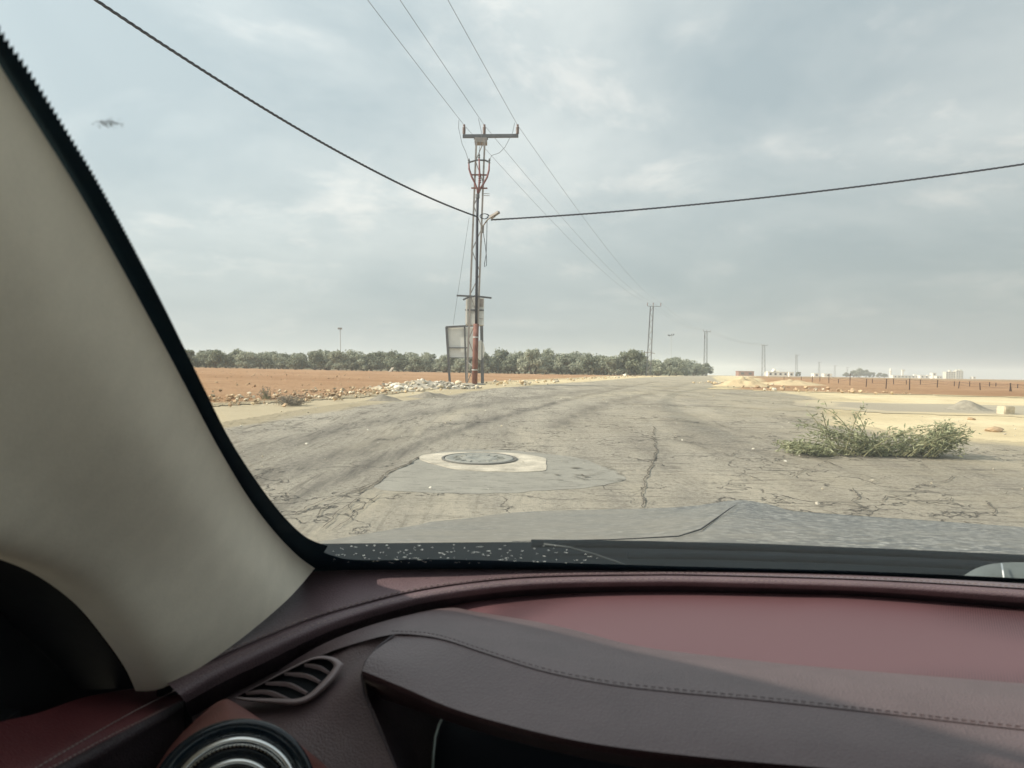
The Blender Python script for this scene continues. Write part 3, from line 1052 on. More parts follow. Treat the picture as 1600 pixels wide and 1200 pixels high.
def bush_h(u, r):
    if -.3 < u < -.02 and r.random() < .18:
        return r.uniform(.36, .60)
    top = .55 * max(.16, 1 - ((u - .08) / .50) ** 2) * (.85 + .6 * mnoise.noise(Vector((u * 6, 3.3, 1.7))))
    if u < -.05:
        top *= .72
    return r.uniform(.05, max(.14, top))


twig_plant('cut_branch', 'leafy green cut branch lying on the cracked road in front of the bonnet', 'branch', G(1362, 713), 2.02, bush_h, 140, 24, (m_stem, m_bushleaf), .082, .0095, 5)
m_dryleaf = leaf_material('dry_leaves', (0.17, 0.145, 0.11), (0.33, 0.28, 0.21), .1)
twig_plant('dry_bush', 'dry grey-brown thorn bush lying on the sand before the left field', 'bush', G(455, 634), .55, lambda u, r: r.uniform(.05, .22), 60, 12, (simple('dry_stem', (0.2, 0.17, 0.13), .9), m_dryleaf), .05, .008, 9)
twig_plant('dry_weed', 'thin dry brown weed sprouting at the edge of the left field', 'plant', G(416, 625), .3, lambda u, r: r.uniform(.1, .3), 18, 10, (m_stem, m_dryleaf), .05, .008, 11, .4)

# ------------------------------------------------------------------ the big lattice pole
m_steel = simple('painted_steel', (0.29, 0.262, 0.24), 0.55, 0.25, 0.25, 6, 0.2)
m_steeld = simple('dark_steel', (0.115, 0.118, 0.125), 0.55, 0.3, 0.25, 8, 0.2)
m_rust = simple('rust_pipe', (0.20, 0.095, 0.075), 0.8, 0.1, 0.35, 5, 0.35)
m_black = simple('black_rubber', (0.022, 0.024, 0.03), 0.5, var=0.3)
m_cable = simple('black_cable', (0.03, 0.033, 0.048), 0.55, var=0.3)
m_alu = simple('dull_wire', (0.19, 0.20, 0.215), 0.5, 0.5, 0.2)
m_red = simple('red_cable', (0.19, 0.075, 0.072), 0.6, var=0.3)
m_insul = simple('brown_insulator', (0.21, 0.15, 0.135), 0.35, var=0.25)
m_galv = simple('galvanised', (0.50, 0.51, 0.50), 0.5, 0.3, 0.15, 10, 0.15)
m_box = simple('grey_cabinet', (0.60, 0.61, 0.585), 0.55, 0.1, 0.15, 4, 0.15)
m_boxw = simple('white_edge', (0.74, 0.73, 0.68), 0.6, var=0.1)
m_panel = simple('signboard_back', (0.70, 0.72, 0.69), 0.55, 0.1, 0.08, 3, 0.1)

PD = 38.0
pb = G(735, 601)
PD = pb.y


def PP(px, py, dy=0.0):
    """point of the pole's plane (PD metres ahead) at a photo pixel"""
    r = ray(px, py)
    return CM.translation + r * ((PD + dy) / r.y)


pole = empty('lattice_pole', (pb.x, pb.y, pb.z), 0, 'tall lattice power pole with rust pipe and red cable ends at the left roadside', 'power pole')
inv = Matrix.Translation(pole.location).inverted()


def pole_part(mb, name, m, par=None, smooth=False):
    mb.v = [inv @ v for v in mb.v]
    return mb.obj(name, m, par or pole, smooth)


def lattice_xy(t):
    """left and right leg pixel columns at height share t (0 foot, 1 top)"""
    yt = 600 + (217 - 600) * t
    return (729 + (744.5 - 729) * t, 743 + (757.5 - 743) * t + 3 * math.sin(t * 3.14) * .3, yt)


for sx in (0, 1):
    for dyy in (-.22, .22):
        b_ = MB()
        k = 1 - 0.35
        a = lattice_xy(0); c_ = lattice_xy(1)
        b_.bar(PP(a[sx], a[2], dyy * 1.4) - Vector((0, 0, .25)), PP(c_[sx], c_[2], dyy), .075)
        pole_part(b_, 'leg', m_steel)
nb = 11
for face in (-1, 1):
    for i in range(nb):
        t0, t1 = i / nb, (i + 1) / nb
        a, c_ = lattice_xy(t0), lattice_xy(t1)
        d0, d1 = face * .22 * (1.4 - .4 * t0), face * .22 * (1.4 - .4 * t1)
        b_ = MB()
        if i % 2 == 0:
            b_.bar(PP(a[0], a[2], d0), PP(c_[1], c_[2], d1), .034)
        else:
            b_.bar(PP(a[1], a[2], d0), PP(c_[0], c_[2], d1), .034)
        pole_part(b_, 'brace', m_steel)
for sx in (0, 1):
    for i in range(nb):
        a, c_ = lattice_xy(i / nb), lattice_xy((i + 1) / nb)
        f = 1 if i % 2 else -1
        b_ = MB()
        b_.bar(PP(a[sx], a[2], -f * .22 * 1.2), PP(c_[sx], c_[2], f * .22 * 1.2), .03)
        pole_part(b_, 'brace', m_steel)
q = PP(766.5, 213.2) - PP(723, 214.2)
b_ = MB()
A_, B_ = PP(723, 213), PP(810, 212.2)
b_.box((A_ + B_) / 2, ((B_ - A_).length, .10, .14), Matrix.Rotation(-math.atan2((B_ - A_).z, (B_ - A_).x), 3, 'Y'))
arm = pole_part(b_, 'crossarm', m_steeld)
b_ = MB(); b_.box(PP(751.5, 221), (.52, .5, .20)); pole_part(b_, 'top_bracket', m_steel)
b_ = MB(); b_.box(PP(751.5, 216.8), (.60, .14, .05)); pole_part(b_, 'clamp_plate', m_steeld)
INS = [(725, 196), (756.6, 195.2), (808.6, 195)]
ins_top = []
for px_, py_ in INS:
    b_ = MB()
    p0, p1 = PP(px_, 211), PP(px_, 196.5)
    L = (p1 - p0).length
    prof = [(.02, 0)]
    for k in range(7):
        z_ = .05 + k * (L - .1) / 7
        prof += [(.045, z_), (.075, z_ + .015), (.048, z_ + .035)]
    prof += [(.03, L - .02), (.05, L), (.05, L + .05), (0, L + .06)]
    b_.lathe(p0, prof, 12)
    pole_part(b_, 'insulator', m_insul, None, True)
    ins_top.append(p1 + Vector((0, 0, .03)))
# red cable terminations
b_ = MB()
b_.tube([PP(732, 254, -.3), PP(745, 250, -.35), PP(758, 250.5, -.35), PP(764, 253, -.3)], .035, 6)
pole_part(b_, 'termination_bracket', m_steeld)
for yy_ in (273.3, 294):
    b_ = MB()
    b_.box(PP(749, yy_, -.33), (.68, .05, .055))
    pole_part(b_, 'cable_bracket', m_rust)
for pts in ([(732.5, 254), (733, 264), (737, 276), (742, 286), (746, 297), (746.5, 303)], [(764.5, 254), (764, 266), (761, 277), (755, 288), (749, 296), (747, 303)], [(748.5, 246), (749, 262), (749.5, 278), (748.5, 290), (747, 303)]):
    b_ = MB()
    b_.tube([PP(a, c_, -.42) for a, c_ in pts], [.028, .038, .042, .04, .04, .04][:len(pts)], 8)
    o = pole_part(b_, 'red_cable_end', m_red, None, True)
b_ = MB()
for k in range(5):
    b_.lathe(PP(749.6, 285 - k * 3.2, -.42), [(.04, -.03), (.075, 0), (.04, .03)], 10)
pole_part(b_, 'cable_sheds', m_red, None, True)
for a, c_ in ((732.5, 253), (748.5, 245), (764.5, 253)):
    b_ = MB(); b_.lathe(PP(a, c_ + 3, -.42), [(.02, 0), (.05, .04), (.03, .1), (.05, .14), (.02, .22), (0, .24)], 10); pole_part(b_, 'cable_lug', m_steeld)
b_ = MB()
b_.tube([PP(746.5, 303, -.42), PP(745.5, 340, -.42), PP(745, 420, -.42), PP(744, 510, -.42)], .058, 8)
pole_part(b_, 'cable_bundle', m_cable, None, True)
b_ = MB()
b_.lathe(PP(746.2, 306, -.42), [(.03, -.12), (.085, -.1), (.085, .06), (.03, .1)], 10); pole_part(b_, 'cable_gland', m_steeld)
b_ = MB()
b_.tube([PP(744, 506, -.42), PP(743, 540, -.42), PP(741.5, 602, -.42)], .118, 14)
pole_part(b_, 'cable_pipe', m_rust, None, True)
for yy_ in (527, 578):
    b_ = MB(); b_.lathe(PP(743.3 - (yy_ - 527) * .03, yy_, -.42), [(.119, -.025), (.128, -.02), (.128, .02), (.119, .025)], 14); pole_part(b_, 'pipe_clamp', m_galv)
# cabinet with its crossbars
cab = MB(); cab.box(PP(742, 486, .35), (.76, .55, 1.22)); cabo = pole_part(cab, 'cabinet', m_box)
for a, c_, w_, h_ in ((729, 484, .07, 1.2), (744.5, 492, .07, .75)):
    b_ = MB(); b_.box(PP(a, c_, .06), (w_, .04, h_)); pole_part(b_, 'cabinet_edge', m_boxw, cabo)
b_ = MB(); b_.box(PP(741.3, 484.5, .06), (.8, .04, .06)); pole_part(b_, 'cabinet_rail', m_steeld, cabo)
b_ = MB(); b_.box(PP(750.5, 498, .06), (.26, .03, .02)); b_.box(PP(750.5, 473, .06), (.26, .03, .34)); pole_part(b_, 'cabinet_hatch', m_steel, cabo)
for a, c_ in (((713.5, 461.8), (741, 463.2)), ((741, 462.5), (768, 465.6)), ((723.5, 468.5), (733, 464))):
    b_ = MB(); b_.bar(PP(*a, -.3), PP(*c_, -.3), .07); pole_part(b_, 'cabinet_arm', m_steeld)
# small spikes
for yy_ in (302.5, 305.5):
    b_ = MB(); b_.bar(PP(756, yy_), PP(765, yy_ + .4), .02); pole_part(b_, 'spike', m_steel)
# street lamp bracket on the pole
b_ = MB(); b_.tube([PP(754, 354, -.4), PP(762, 343, -.6), PP(767, 339.5, -.7)], .03, 6); lampa = pole_part(b_, 'lamp_arm', m_steel)
d_ = (PP(779, 332, -.9) - PP(766, 340.5, -.7))
b_ = MB(); qx = d_.to_track_quat('X', 'Z').to_matrix(); b_.box(PP(773, 335.5, -.8), (d_.length, .18, .08), qx); b_.box(PP(769.5, 338, -.75), (d_.length * .45, .13, .13), qx); pole_part(b_, 'lamp_head', m_steel, lampa)
# coiled spare cable
b_ = MB()
pts = []
for k in range(40):
    a = k / 39 * 4 * math.pi
    pts.append(PP(757 + 8 * math.cos(a) * (1 - k / 90), 338 - 4 * math.sin(a), -.5 - .1 * math.sin(a * .7)))
b_.tube(pts, .016, 5); pole_part(b_, 'cable_coil', m_cable)
b_ = MB(); b_.tube([PP(761, 345, -.3), PP(760.5, 375, -.3), PP(759.5, 398, -.3), PP(757, 412, -.3), PP(757, 417, -.3), PP(760, 415, -.3), PP(760.5, 405, -.3), PP(758.5, 385, -.3), PP(755, 362, -.3)], .014, 5); pole_part(b_, 'hanging_cable', m_cable)
b_ = MB(); b_.bar(PP(754.5, 352, -.2), PP(754, 364, -.2), .10); pole_part(b_, 'fuse_box', m_steel)
# jumper wires at the pole top
for pts in ([(717, 187.5), (716.5, 200), (722, 225), (728, 238), (732.5, 253)], [(747.5, 185), (752, 205), (752, 218), (749, 232), (748.5, 245)], [(804, 192), (801, 207), (789, 230), (780, 239), (768, 243), (764.5, 253)]):
    b_ = MB(); b_.tube([PP(a, c_, -.3) for a, c_ in pts], .011, 5); pole_part(b_, 'jumper_wire', m_alu)
b_ = MB(); b_.bar(PP(733, 340), PP(708, 508, -.2), .012); pole_part(b_, 'guy_wire', m_alu)
# concrete foot
b_ = MB(); b_.lathe(PP(737, 601, 0) - Vector((0, 0, .1)), [(.62, 0), (.6, .12), (.5, .16), (0, .17)], 14); pole_part(b_, 'footing', m_rubble)

# signboard behind the pole: a bare frame with one pale sheet
sgn_y = 2.6
sign = empty('signboard', G(728, 594), 0, 'empty steel signboard frame with pale sheet standing behind the lattice pole', 'signboard')
inv2 = Matrix.Translation(sign.location).inverted()


def sign_part(mb, name, m):
    mb.v = [inv2 @ v for v in mb.v]
    return mb.obj(name, m, sign)


for (a, c_, w_) in (((697.5, 511), (703, 592), .10), ((726, 511), (728.5, 590), .07), ((752.5, 508), (754, 596), .14)):
    b_ = MB(); b_.bar(PP(*a, sgn_y), PP(*c_, sgn_y) - Vector((0, 0, .2)), w_); sign_part(b_, 'post', m_steeld)
for (a, c_, w_) in (((696.5, 511), (755, 508), .08), ((699, 543.5), (733, 543.5), .05), ((699, 559), (740, 559), .03)):
    b_ = MB(); b_.bar(PP(*a, sgn_y - .02), PP(*c_, sgn_y - .02), w_); sign_part(b_, 'rail', m_steeld)
ps = [PP(699, 512, sgn_y + .06), PP(741, 511, sgn_y + .06), PP(741, 559, sgn_y + .06), PP(701, 559, sgn_y + .06)]
b_ = MB(); b_.add(ps + [p + Vector((0, .03, 0)) for p in ps], [(0, 1, 2, 3), (7, 6, 5, 4), (0, 4, 5, 1), (1, 5, 6, 2), (2, 6, 7, 3), (3, 7, 4, 0)]); sign_part(b_, 'sheet', m_panel)
b_ = MB(); b_.bar(PP(728, 563, sgn_y), PP(738, 572, sgn_y), .05); sign_part(b_, 'strut', m_galv)
# round traffic sign seen nearly from the edge
rs = empty('traffic_sign', G(751, 597), 0, 'round traffic sign turned edge-on behind the rust pipe, pale back showing', 'traffic sign')
inv3 = Matrix.Translation(rs.location).inverted()
b_ = MB(); b_.bar(PP(752.5, 520, .9), PP(753.5, 598, .9) - Vector((0, 0, .2)), .06); b_.v = [inv3 @ v for v in b_.v]; b_.obj('post', m_steeld, rs)
b_ = MB(); ax = Vector((.93, -.36, .0)).normalized(); b_.lathe(PP(751, 547, .8), [(0, -.012), (.42, -.012), (.44, 0), (.42, .012), (0, .012)], 28, ax); b_.v = [inv3 @ v for v in b_.v]; b_.obj('disc', m_boxw, rs)

# ------------------------------------------------------------------ further poles and masts along the road
def far_pole(px_top, row_top, px_foot, dist, w_top, label, arm_w, style):
    g_ = at(px_foot, dist)
    r = ray(px_top, row_top)
    top = CM.translation + r * (dist / r.y)
    root = empty('power_pole', g_, 0, label, 'power pole')
    t = top - g_
    hw = w_top / 2
    for sx in (-1, 1):
        for sy in (-1, 1):
            b_ = MB()
            b_.bar(Vector((sx * hw * 1.45, sy * hw * 1.45, -.3)), t + Vector((sx * hw, sy * hw, 0)), .07 if dist < 200 else .10)
            b_.obj('leg', m_steeld if style else m_steel, root)
    n = 12
    b_ = MB()
    for i in range(n):
        for f in (-1, 1):
            a, c_ = t * (i / n), t * ((i + 1) / n)
            s0 = hw * (1.45 - .45 * i / n)
            s1 = hw * (1.45 - .45 * (i + 1) / n)
            d = 1 if i % 2 else -1
            b_.bar(a + Vector((-d * s0, f * s0, 0)), c_ + Vector((d * s1, f * s1, 0)), .035)
    b_.obj('bracing', m_steel, root)['kind'] = 'stuff'
    b_ = MB(); b_.box(t + Vector((arm_w * .17, 0, .05)), (arm_w, .14, .14 if dist > 200 else .06)); b_.obj('crossarm', m_steeld, root)
    outs = []
    for k in (-.33, .1, .67):
        p = t + Vector((arm_w * k, 0, .1))
        b_ = MB(); b_.lathe(p, [(.03, 0), (.07, .12), (.05, .2), (.08, .35), (.04, .55), (0, .6)], 8); b_.obj('insulator', m_insul, root)
        outs.append(g_ + p + Vector((0, 0, .6)))
    return root, outs, t, g_


p2, o2, t2, g2_ = far_pole(1018.5, 479, 1013, 133, .50, 'second lattice power pole, standing before the olive trees left of the road', 2.3, 1)
b_ = MB(); b_.tube([t2 * .335 + Vector((-.9, 0, .05)), t2 * .335 + Vector((-.1, 0, .1)), t2 * .335 + Vector((.9, 0, -.1))], .06, 5); b_.obj('lower_arm', m_steel, p2)
p3, o3, t3, g3_ = far_pole(1103, 518.5, 1102, 262, .75, 'third power pole with dark T crossarm at the end of the olive row', 2.4, 1)
b_ = MB(); b_.box(t3 * 1.0 + Vector((-.45, -.3, -1.7)), (.28, .3, 1.5)); b_.obj('transformer_can', m_steeld, p3)
p4, o4, t4, g4_ = far_pole(1193, 540, 1193, 330, .9, 'slender power pole on the horizon left of the white farmhouse', 2.6, 1)
p5, o5, t5, g5_ = far_pole(1244.5, 555, 1244.5, 480, .8, 'faint power pole on the horizon right of the white farmhouse', 2.8, 1)
p6, o6, t6, g6_ = far_pole(1280, 566, 1280, 640, .8, 'very faint power pole on the horizon above the small white hut', 3.2, 1)
p7, o7, t7, g7_ = far_pole(1304.5, 571.5, 1304.5, 760, .9, 'very faint power pole left of the dark village trees', 3.4, 1)
p8, o8, t8, g8_ = far_pole(1324, 574, 1324, 860, .9, 'farthest power pole, at the left tip of the dark village trees', 3.6, 1)
# mast with floodlight heads in the grove
g_ = at(1049, 250)
mast = empty('lamp_mast', g_, 0, 'slim mast with three small heads rising behind the roadside olive trees', 'mast')
tt = (CM.translation + ray(1049, 524) * (250 / ray(1049, 524).y)) - g_
b_ = MB(); b_.tube([(0, 0, -.2), tt], [.09, .05], 6); b_.obj('shaft', m_galv, mast)
b_ = MB(); b_.box(tt + Vector((-.2, 0, 0)), (1.9, .1, .1)); b_.obj('crossarm', m_steeld, mast)
for dx, dz in ((-1.0, .05), (-.55, -.05), (.1, .25), (.75, .3)):
    b_ = MB(); b_.box(tt + Vector((dx, -.1, dz)), (.28, .3, .42)); b_.obj('lamp_head', m_steeld, mast)
g_ = at(532.5, 170)
mast = empty('lamp_mast', g_, 0, 'thin grey mast with a small head above the left olive grove', 'mast')
tt = (CM.translation + ray(531.5, 513) * (170 / ray(531.5, 513).y)) - g_
b_ = MB(); b_.tube([(0, 0, -.2), tt], [.12, .10], 6); b_.obj('shaft', m_galv, mast)
for dx in (-.28, .22):
    b_ = MB(); b_.box(tt + Vector((dx, -.1, -.05)), (.42, .3, .40)); b_.obj('lamp_head', m_steel, mast)


# ------------------------------------------------------------------ wires
def wire(name, a, b, sag, r_, label, m, group=None, n=40, twist=False):
    a, b = Vector(a), Vector(b)
    mb = MB()
    path = []
    if twist:
        n = int((b - a).length / .07)
    for i in range(n + 1):
        t = i / n
        p = a.lerp(b, t)
        p.z -= sag * 4 * t * (1 - t)
        path.append(p)
    if twist:
        d = (b - a).normalized()
        u = d.cross(Vector((0, 0, 1))).normalized()
        w = u.cross(d)
        for k in range(3):
            pts = []
            for i, p in enumerate(path):
                an = i * .07 / .55 * 2 * math.pi + k * 2.094
                pts.append(p + (u * math.cos(an) + w * math.sin(an)) * .019)
            mb.tube(pts, .019, 5)
    else:
        mb.tube(path, r_, 5)
    o = mb.obj(name, m, None, True)
    return tag(o, label, 'cable', group)


# conductors: to a pole behind the car, and on to the second pole
which = ('left', 'middle', 'right')
back = []
for i, ((tx, ty), it) in enumerate(zip(((575, 0), (625, 0), (700, 0)), ins_top)):
    # the sight line through the top of the frame fixes the height of the far end
    r = ray(tx, ty)
    dirh = Vector((-(0.172 + .004 * i), -1.0, 0))
    # point of the wire over that sight line
    best = min((abs((it + dirh * s_).x - r.x * (it + dirh * s_).y / r.y), s_) for s_ in np.linspace(1, 36, 700))[1]
    q = it + dirh * best
    zt = EYE + r.z * q.y / r.y
    L_ = 92.0
    # parabola through insulator, q and an end of equal height: solve sag
    t = best / L_
    sag = (it.z - zt) / (4 * t * (1 - t))
    sag_c = max(0.2, min(sag, 3.0))
    end = it + dirh * L_
    end.z = it.z + (zt - (it.z - sag_c * 4 * t * (1 - t))) / t
    wire('overhead_wire', it, end, sag_c, .008, 'thin %s conductor running from the lattice pole over the car to the upper left' % which[i], m_alu, 'overhead conductors', 90)
    wire('overhead_wire', it, o2[i], 1.2, .008, 'thin %s conductor running from the lattice pole down to the second pole' % which[i], m_alu, 'overhead conductors', 60)
    wire('overhead_wire', o2[i], o3[i], 1.4, .011, 'faint %s conductor between the second and third poles' % which[i], m_alu, 'overhead conductors')
    wire('overhead_wire', o3[i], o4[i], 1.5, .014, 'faint %s conductor between the third and the horizon poles' % which[i], m_alu, 'overhead conductors')
# thick twisted service cables
att = PP(747, 339, -.55)
r = ray(1600, 253)
e1 = CM.translation + r * (26.5 / r.y)
far = att + (e1 - att) * 1.6
# end chosen so that the parabola passes the frame edge point
sag1 = .62
t = 1 / 1.6
far.z = att.z + (e1.z + sag1 * 4 * t * (1 - t) - att.z) / t
wire('service_cable', PP(767, 343.5, -.55), far, sag1, .03, 'thick twisted black cable running from the lattice pole to the right', m_cable, None, twist=True)
r = ray(150, 0)
e2 = CM.translation + r * (15.7 / r.y)
far = att + (e2 - att) * 1.5
sag2 = .95
t = 1 / 1.5
far.z = att.z + (e2.z + sag2 * 4 * t * (1 - t) - att.z) / t
wire('service_cable', att, far, sag2, .03, 'thick twisted black cable sagging from the lattice pole to the upper left', m_cable, None, twist=True)

# ------------------------------------------------------------------ wire fence across the right field
m_post = simple('weathered_stake', (0.095, 0.06, 0.045), 0.9, var=0.3)
def fence(name, label, posts, rows):
    root = empty(name, G(posts[0][0], posts[0][1]), 0, label, 'fence')
    iv = Matrix.Translation(root.location).inverted()
    tops = []
    for px_, py_, h_, ln in posts:
        g_ = G(px_, py_)
        d_ = g_.y / F
        b_ = MB()
        tp = g_ + Vector((ln * d_, 0, h_ * d_))
        b_.bar(iv @ (g_ - Vector((0, 0, .15))), iv @ tp, rows)
        b_.obj('post', m_post, root)
        tops.append((g_, tp))
    for k in (.55, .9):
        b_ = MB()
        for (a0, a1), (c0, c1) in zip(tops[:-1], tops[1:]):
            p, q = a0.lerp(a1, k), c0.lerp(c1, k)
            m_ = (p + q) / 2 - Vector((0, 0, .04))
            b_.tube([iv @ p, iv @ m_, iv @ q], .006, 4)
        b_.obj('fence_wire', m_post, root)
    return root


fence('wire_fence', 'wire fence of crooked thin stakes, nearer row across the right red field', [(1269, 597.5, 10, 0), (1295, 600, 16, 0), (1310, 600.2, 8, 0), (1328, 602.5, 19, 0), (1353, 604.7, 13, 1), (1384, 608, 16, 1), (1421, 609.4, 18, 0), (1464, 606.5, 13, 1), (1497, 608, 12, 2), (1532, 610, 12, -1.5), (1577, 612.5, 14, 2), (1581, 612.5, 14, -3), (1640, 614, 13, 0)], .035)
fence('wire_fence', 'wire fence of short thin stakes, farther row across the right red field', [(1225, 593.5, 5, 0), (1252, 594.5, 6, 0), (1281, 596, 7, 0), (1363, 599, 7, 0), (1396, 600.5, 9, 0), (1416, 601, 7, 0), (1438, 602, 9, 0), (1491, 603, 7, 0), (1515, 604, 8, 0), (1546, 605, 8, 0), (1556, 605, 7, 0), (1590, 606, 6, 0), (1650, 608, 7, 0)], .04)

# ------------------------------------------------------------------ village on the horizon
m_wallw = simple('white_render', (0.78, 0.75, 0.66), 0.9, var=0.06, scale=.4, bump=0.1)
m_wallc = simple('cream_render', (0.62, 0.60, 0.50), 0.9, var=0.08, scale=.4, bump=0.1)
m_dkwin = simple('dark_window', (0.06, 0.065, 0.07), 0.2, var=0.2)
m_redroof = simple('brick_red', (0.26, 0.13, 0.10), 0.9, var=0.2, scale=.5)


def house(name, label, px0, px1, dist, row_top, blocks=(), m=None, wins=3, floors=1, cat='house', group=None):
    m = m or m_wallw
    a, b = at(px0, dist), at(px1, dist)
    c_ = (a + b) / 2
    w_ = (b - a).length
    rt = ray((px0 + px1) / 2, row_top)
    zt = EYE + rt.z * dist / rt.y
    h_ = max(2.2, zt - c_.z)
    root = empty(name, c_, 0, label, cat, group)
    dpt = max(5.0, w_ * .6)
    mb = MB(); mb.box((0, dpt / 2, h_ / 2 - .3), (w_, dpt, h_ + .6)); wl = mb.obj('wall', m, root)
    mb = MB(); mb.box((0, dpt / 2, h_ + .12), (w_ + .3, dpt + .3, .24)); mb.obj('parapet', m, root)
    for f in range(floors):
        for k in range(wins):
            fx = (-.5 + (k + .5) / wins) * w_
            fz = h_ * (f + .55) / floors
            mb = MB(); mb.box((fx, -.03, fz), (min(1.4, w_ / wins * .4), .12, min(1.5, h_ / floors * .42))); mb.obj('window', m_dkwin, root)
    for bx, bw, bt in blocks:
        p = at(bx, dist)
        rt = ray(bx, bt)
        z1 = EYE + rt.z * dist / rt.y - c_.z
        mb = MB(); mb.box((p.x - c_.x, dpt * .5, (h_ + z1) / 2 + .1), (bw * dist / F, dpt * .5, z1 - h_ + .3)); mb.obj('roof_block', m, root)
    return root


house('farmhouse', 'long low white farmhouse with stepped roof block beside the horizon pole', 1200, 1231, 400, 582.8, ((1214.5, 11, 580.0), (1212.5, 2.5, 577.0)), m_wallw, 4)
house('hut', 'small white hut joined to the right of the long farmhouse', 1233, 1240, 410, 584.2, (), m_wallw, 1)
house('hut', 'lone small white hut on the horizon between farmhouse and dark trees', 1272, 1280, 520, 585.0, (), m_wallw, 1)
house('shed', 'low dark red shed on the horizon beyond the road end', 1154, 1178, 380, 583.5, (), m_redroof, 2, cat='shed')
house('hut', 'low white wall-like hut left of the dark trees', 1288, 1300, 560, 587.6, (), m_wallw, 1)
for i, a in enumerate((
        ('house', 'low cream house right of the minaret foot', 1395, 1403, 700, 588.0, (), m_wallw, 1, 1),
        ('house', 'long flat cream house between the two towers of the village', 1402, 1424, 720, 589.3, ((1415, 8, 587),), m_wallc, 4, 1),
        ('house', 'white house right of the water tower', 1424, 1436, 730, 587.3, ((1432, 5, 585.5),), m_wallw, 2, 1),
        ('house', 'white house with arched dark openings in the village middle', 1438, 1451, 700, 587.0, ((1453, 6, 586.3),), m_wallw, 2, 1),
        ('house', 'tall narrow white house left of the village block', 1457, 1463, 720, 583.0, (), m_wallw, 1, 2),
        ('house', 'white house at the foot of the tall narrow one', 1463.5, 1472, 700, 588.0, (), m_wallw, 2, 1),
        ('apartment_block', 'cream four storey block with open dark bands, left half of the village block', 1478, 1493, 720, 581.3, ((1486, 3, 578.8),), m_wallc, 4, 4),
        ('apartment_block', 'pale tall tower block at the right end of the village', 1493.6, 1505, 760, 580.0, ((1497, 3, 578), (1502, 4, 577.6)), m_wallc, 3, 5),
        ('hut', 'tiny pale hut alone right of the tower block', 1520, 1525, 760, 592.0, (), m_wallw, 1, 1))):
    house(*a[:3], a[3], a[4], a[5], a[6], a[7], a[8], a[9], cat='building' if a[0] == 'apartment_block' else 'house')
g_ = at(1391, 720)
mn = empty('minaret', g_, 0, 'slender white minaret of the far village', 'minaret')
rt = ray(1391, 575)
hh_ = EYE + rt.z * 720 / rt.y - g_.z
b_ = MB(); b_.lathe((0, 0, -.5), [(1.0, 0), (.95, hh_ * .6), (.85, hh_ * .62), (.8, hh_ * .82)], 10); b_.obj('shaft', m_wallw, mn)
b_ = MB(); b_.lathe((0, 0, hh_ * .6), [(.9, 0), (1.5, .4), (1.5, 1.0), (1.4, 1.0)], 10); b_.obj('gallery', m_wallw, mn)
b_ = MB(); b_.lathe((0, 0, hh_ * .8), [(.9, 0), (.9, .5), (.55, 1.2), (.1, hh_ * .2), (0, hh_ * .2)], 10); b_.obj('spire', m_wallw, mn)
g_ = at(1410.5, 740)
wt = empty('water_tower', g_, 0, 'pale water tower with dark right side in the far village', 'tower')
rt = ray(1410.5, 577.5)
hh_ = EYE + rt.z * 740 / rt.y - g_.z
b_ = MB(); b_.box((-.4, 0, hh_ * .4), (1.6, 2, hh_ * .85)); b_.obj('shaft', m_wallw, wt)
b_ = MB(); b_.box((.2, 0, hh_ * .9), (2.6, 2.4, hh_ * .2)); b_.obj('tank', m_wallc, wt)
# litter in the field edge
g_ = at(610, 118)
b_ = MB(); b_.add([(-.35, 0, 0), (.1, .05, .05), (.5, .1, .75), (.15, .1, .7), (-.35, .2, .05), (.1, .25, .1), (.5, .3, .7), (.15, .3, .65)], [(0, 1, 2, 3), (7, 6, 5, 4), (0, 4, 5, 1), (1, 5, 6, 2), (2, 6, 7, 3), (3, 7, 4, 0)])
o = b_.obj('white_slab', m_white); o.location = g_; tag(o, 'white tilted slab at the foot of the olive grove', 'slab')

# haze over the plain
m_haze = bpy.data.materials.new('haze'); m_haze.use_nodes = True
N = NT(m_haze.node_tree)
pv = N.n('ShaderNodeVolumePrincipled')
pv.inputs['Color'].default_value = (0.93, 0.97, 1.0, 1)
pv.inputs['Density'].default_value = 0.0006
pv.inputs['Anisotropy'].default_value = 0.1
N.n('ShaderNodeOutputMaterial', None, Volume=pv.outputs[0])
b_ = MB(); b_.box((0, 1200, 12), (5600, 2560, 32 + 12)); o = b_.obj('haze', m_haze); o['kind'] = 'stuff'

# ================================================================== the car we sit in
car = empty('car', (0.4, 0.6, 0.1), 0, 'car with dusty bonnet and dark red leather dashboard, seen from the driver seat', 'car')
CI = Matrix.Translation(car.location).inverted()


def cat_rs(pts, n):
    """resample a polyline of 3-D points smoothly to n points"""
    P_ = [Vector(p) for p in pts]
    out = []
    for i in range(len(P_) - 1):
        p0, p1, p2, p3 = P_[max(i - 1, 0)], P_[i], P_[i + 1], P_[min(i + 2, len(P_) - 1)]
        for j in range(12):
            t = j / 12
            out.append(0.5 * ((2 * p1) + (p2 - p0) * t + (2 * p0 - 5 * p1 + 4 * p2 - p3) * t * t + (3 * p1 - p0 - 3 * p2 + p3) * t ** 3))
    out.append(P_[-1])
    L = [0.0]
    for a, b in zip(out[:-1], out[1:]):
        L.append(L[-1] + (b - a).length)
    res, k = [], 0
    for i in range(n):
        s_ = L[-1] * i / (n - 1)
        while k < len(L) - 2 and L[k + 1] < s_:
            k += 1
        f = (s_ - L[k]) / max(L[k + 1] - L[k], 1e-9)
        res.append(out[k].lerp(out[k + 1], min(f, 1)))
    return res


def c3(pts):
    return [C(*p) for p in pts]


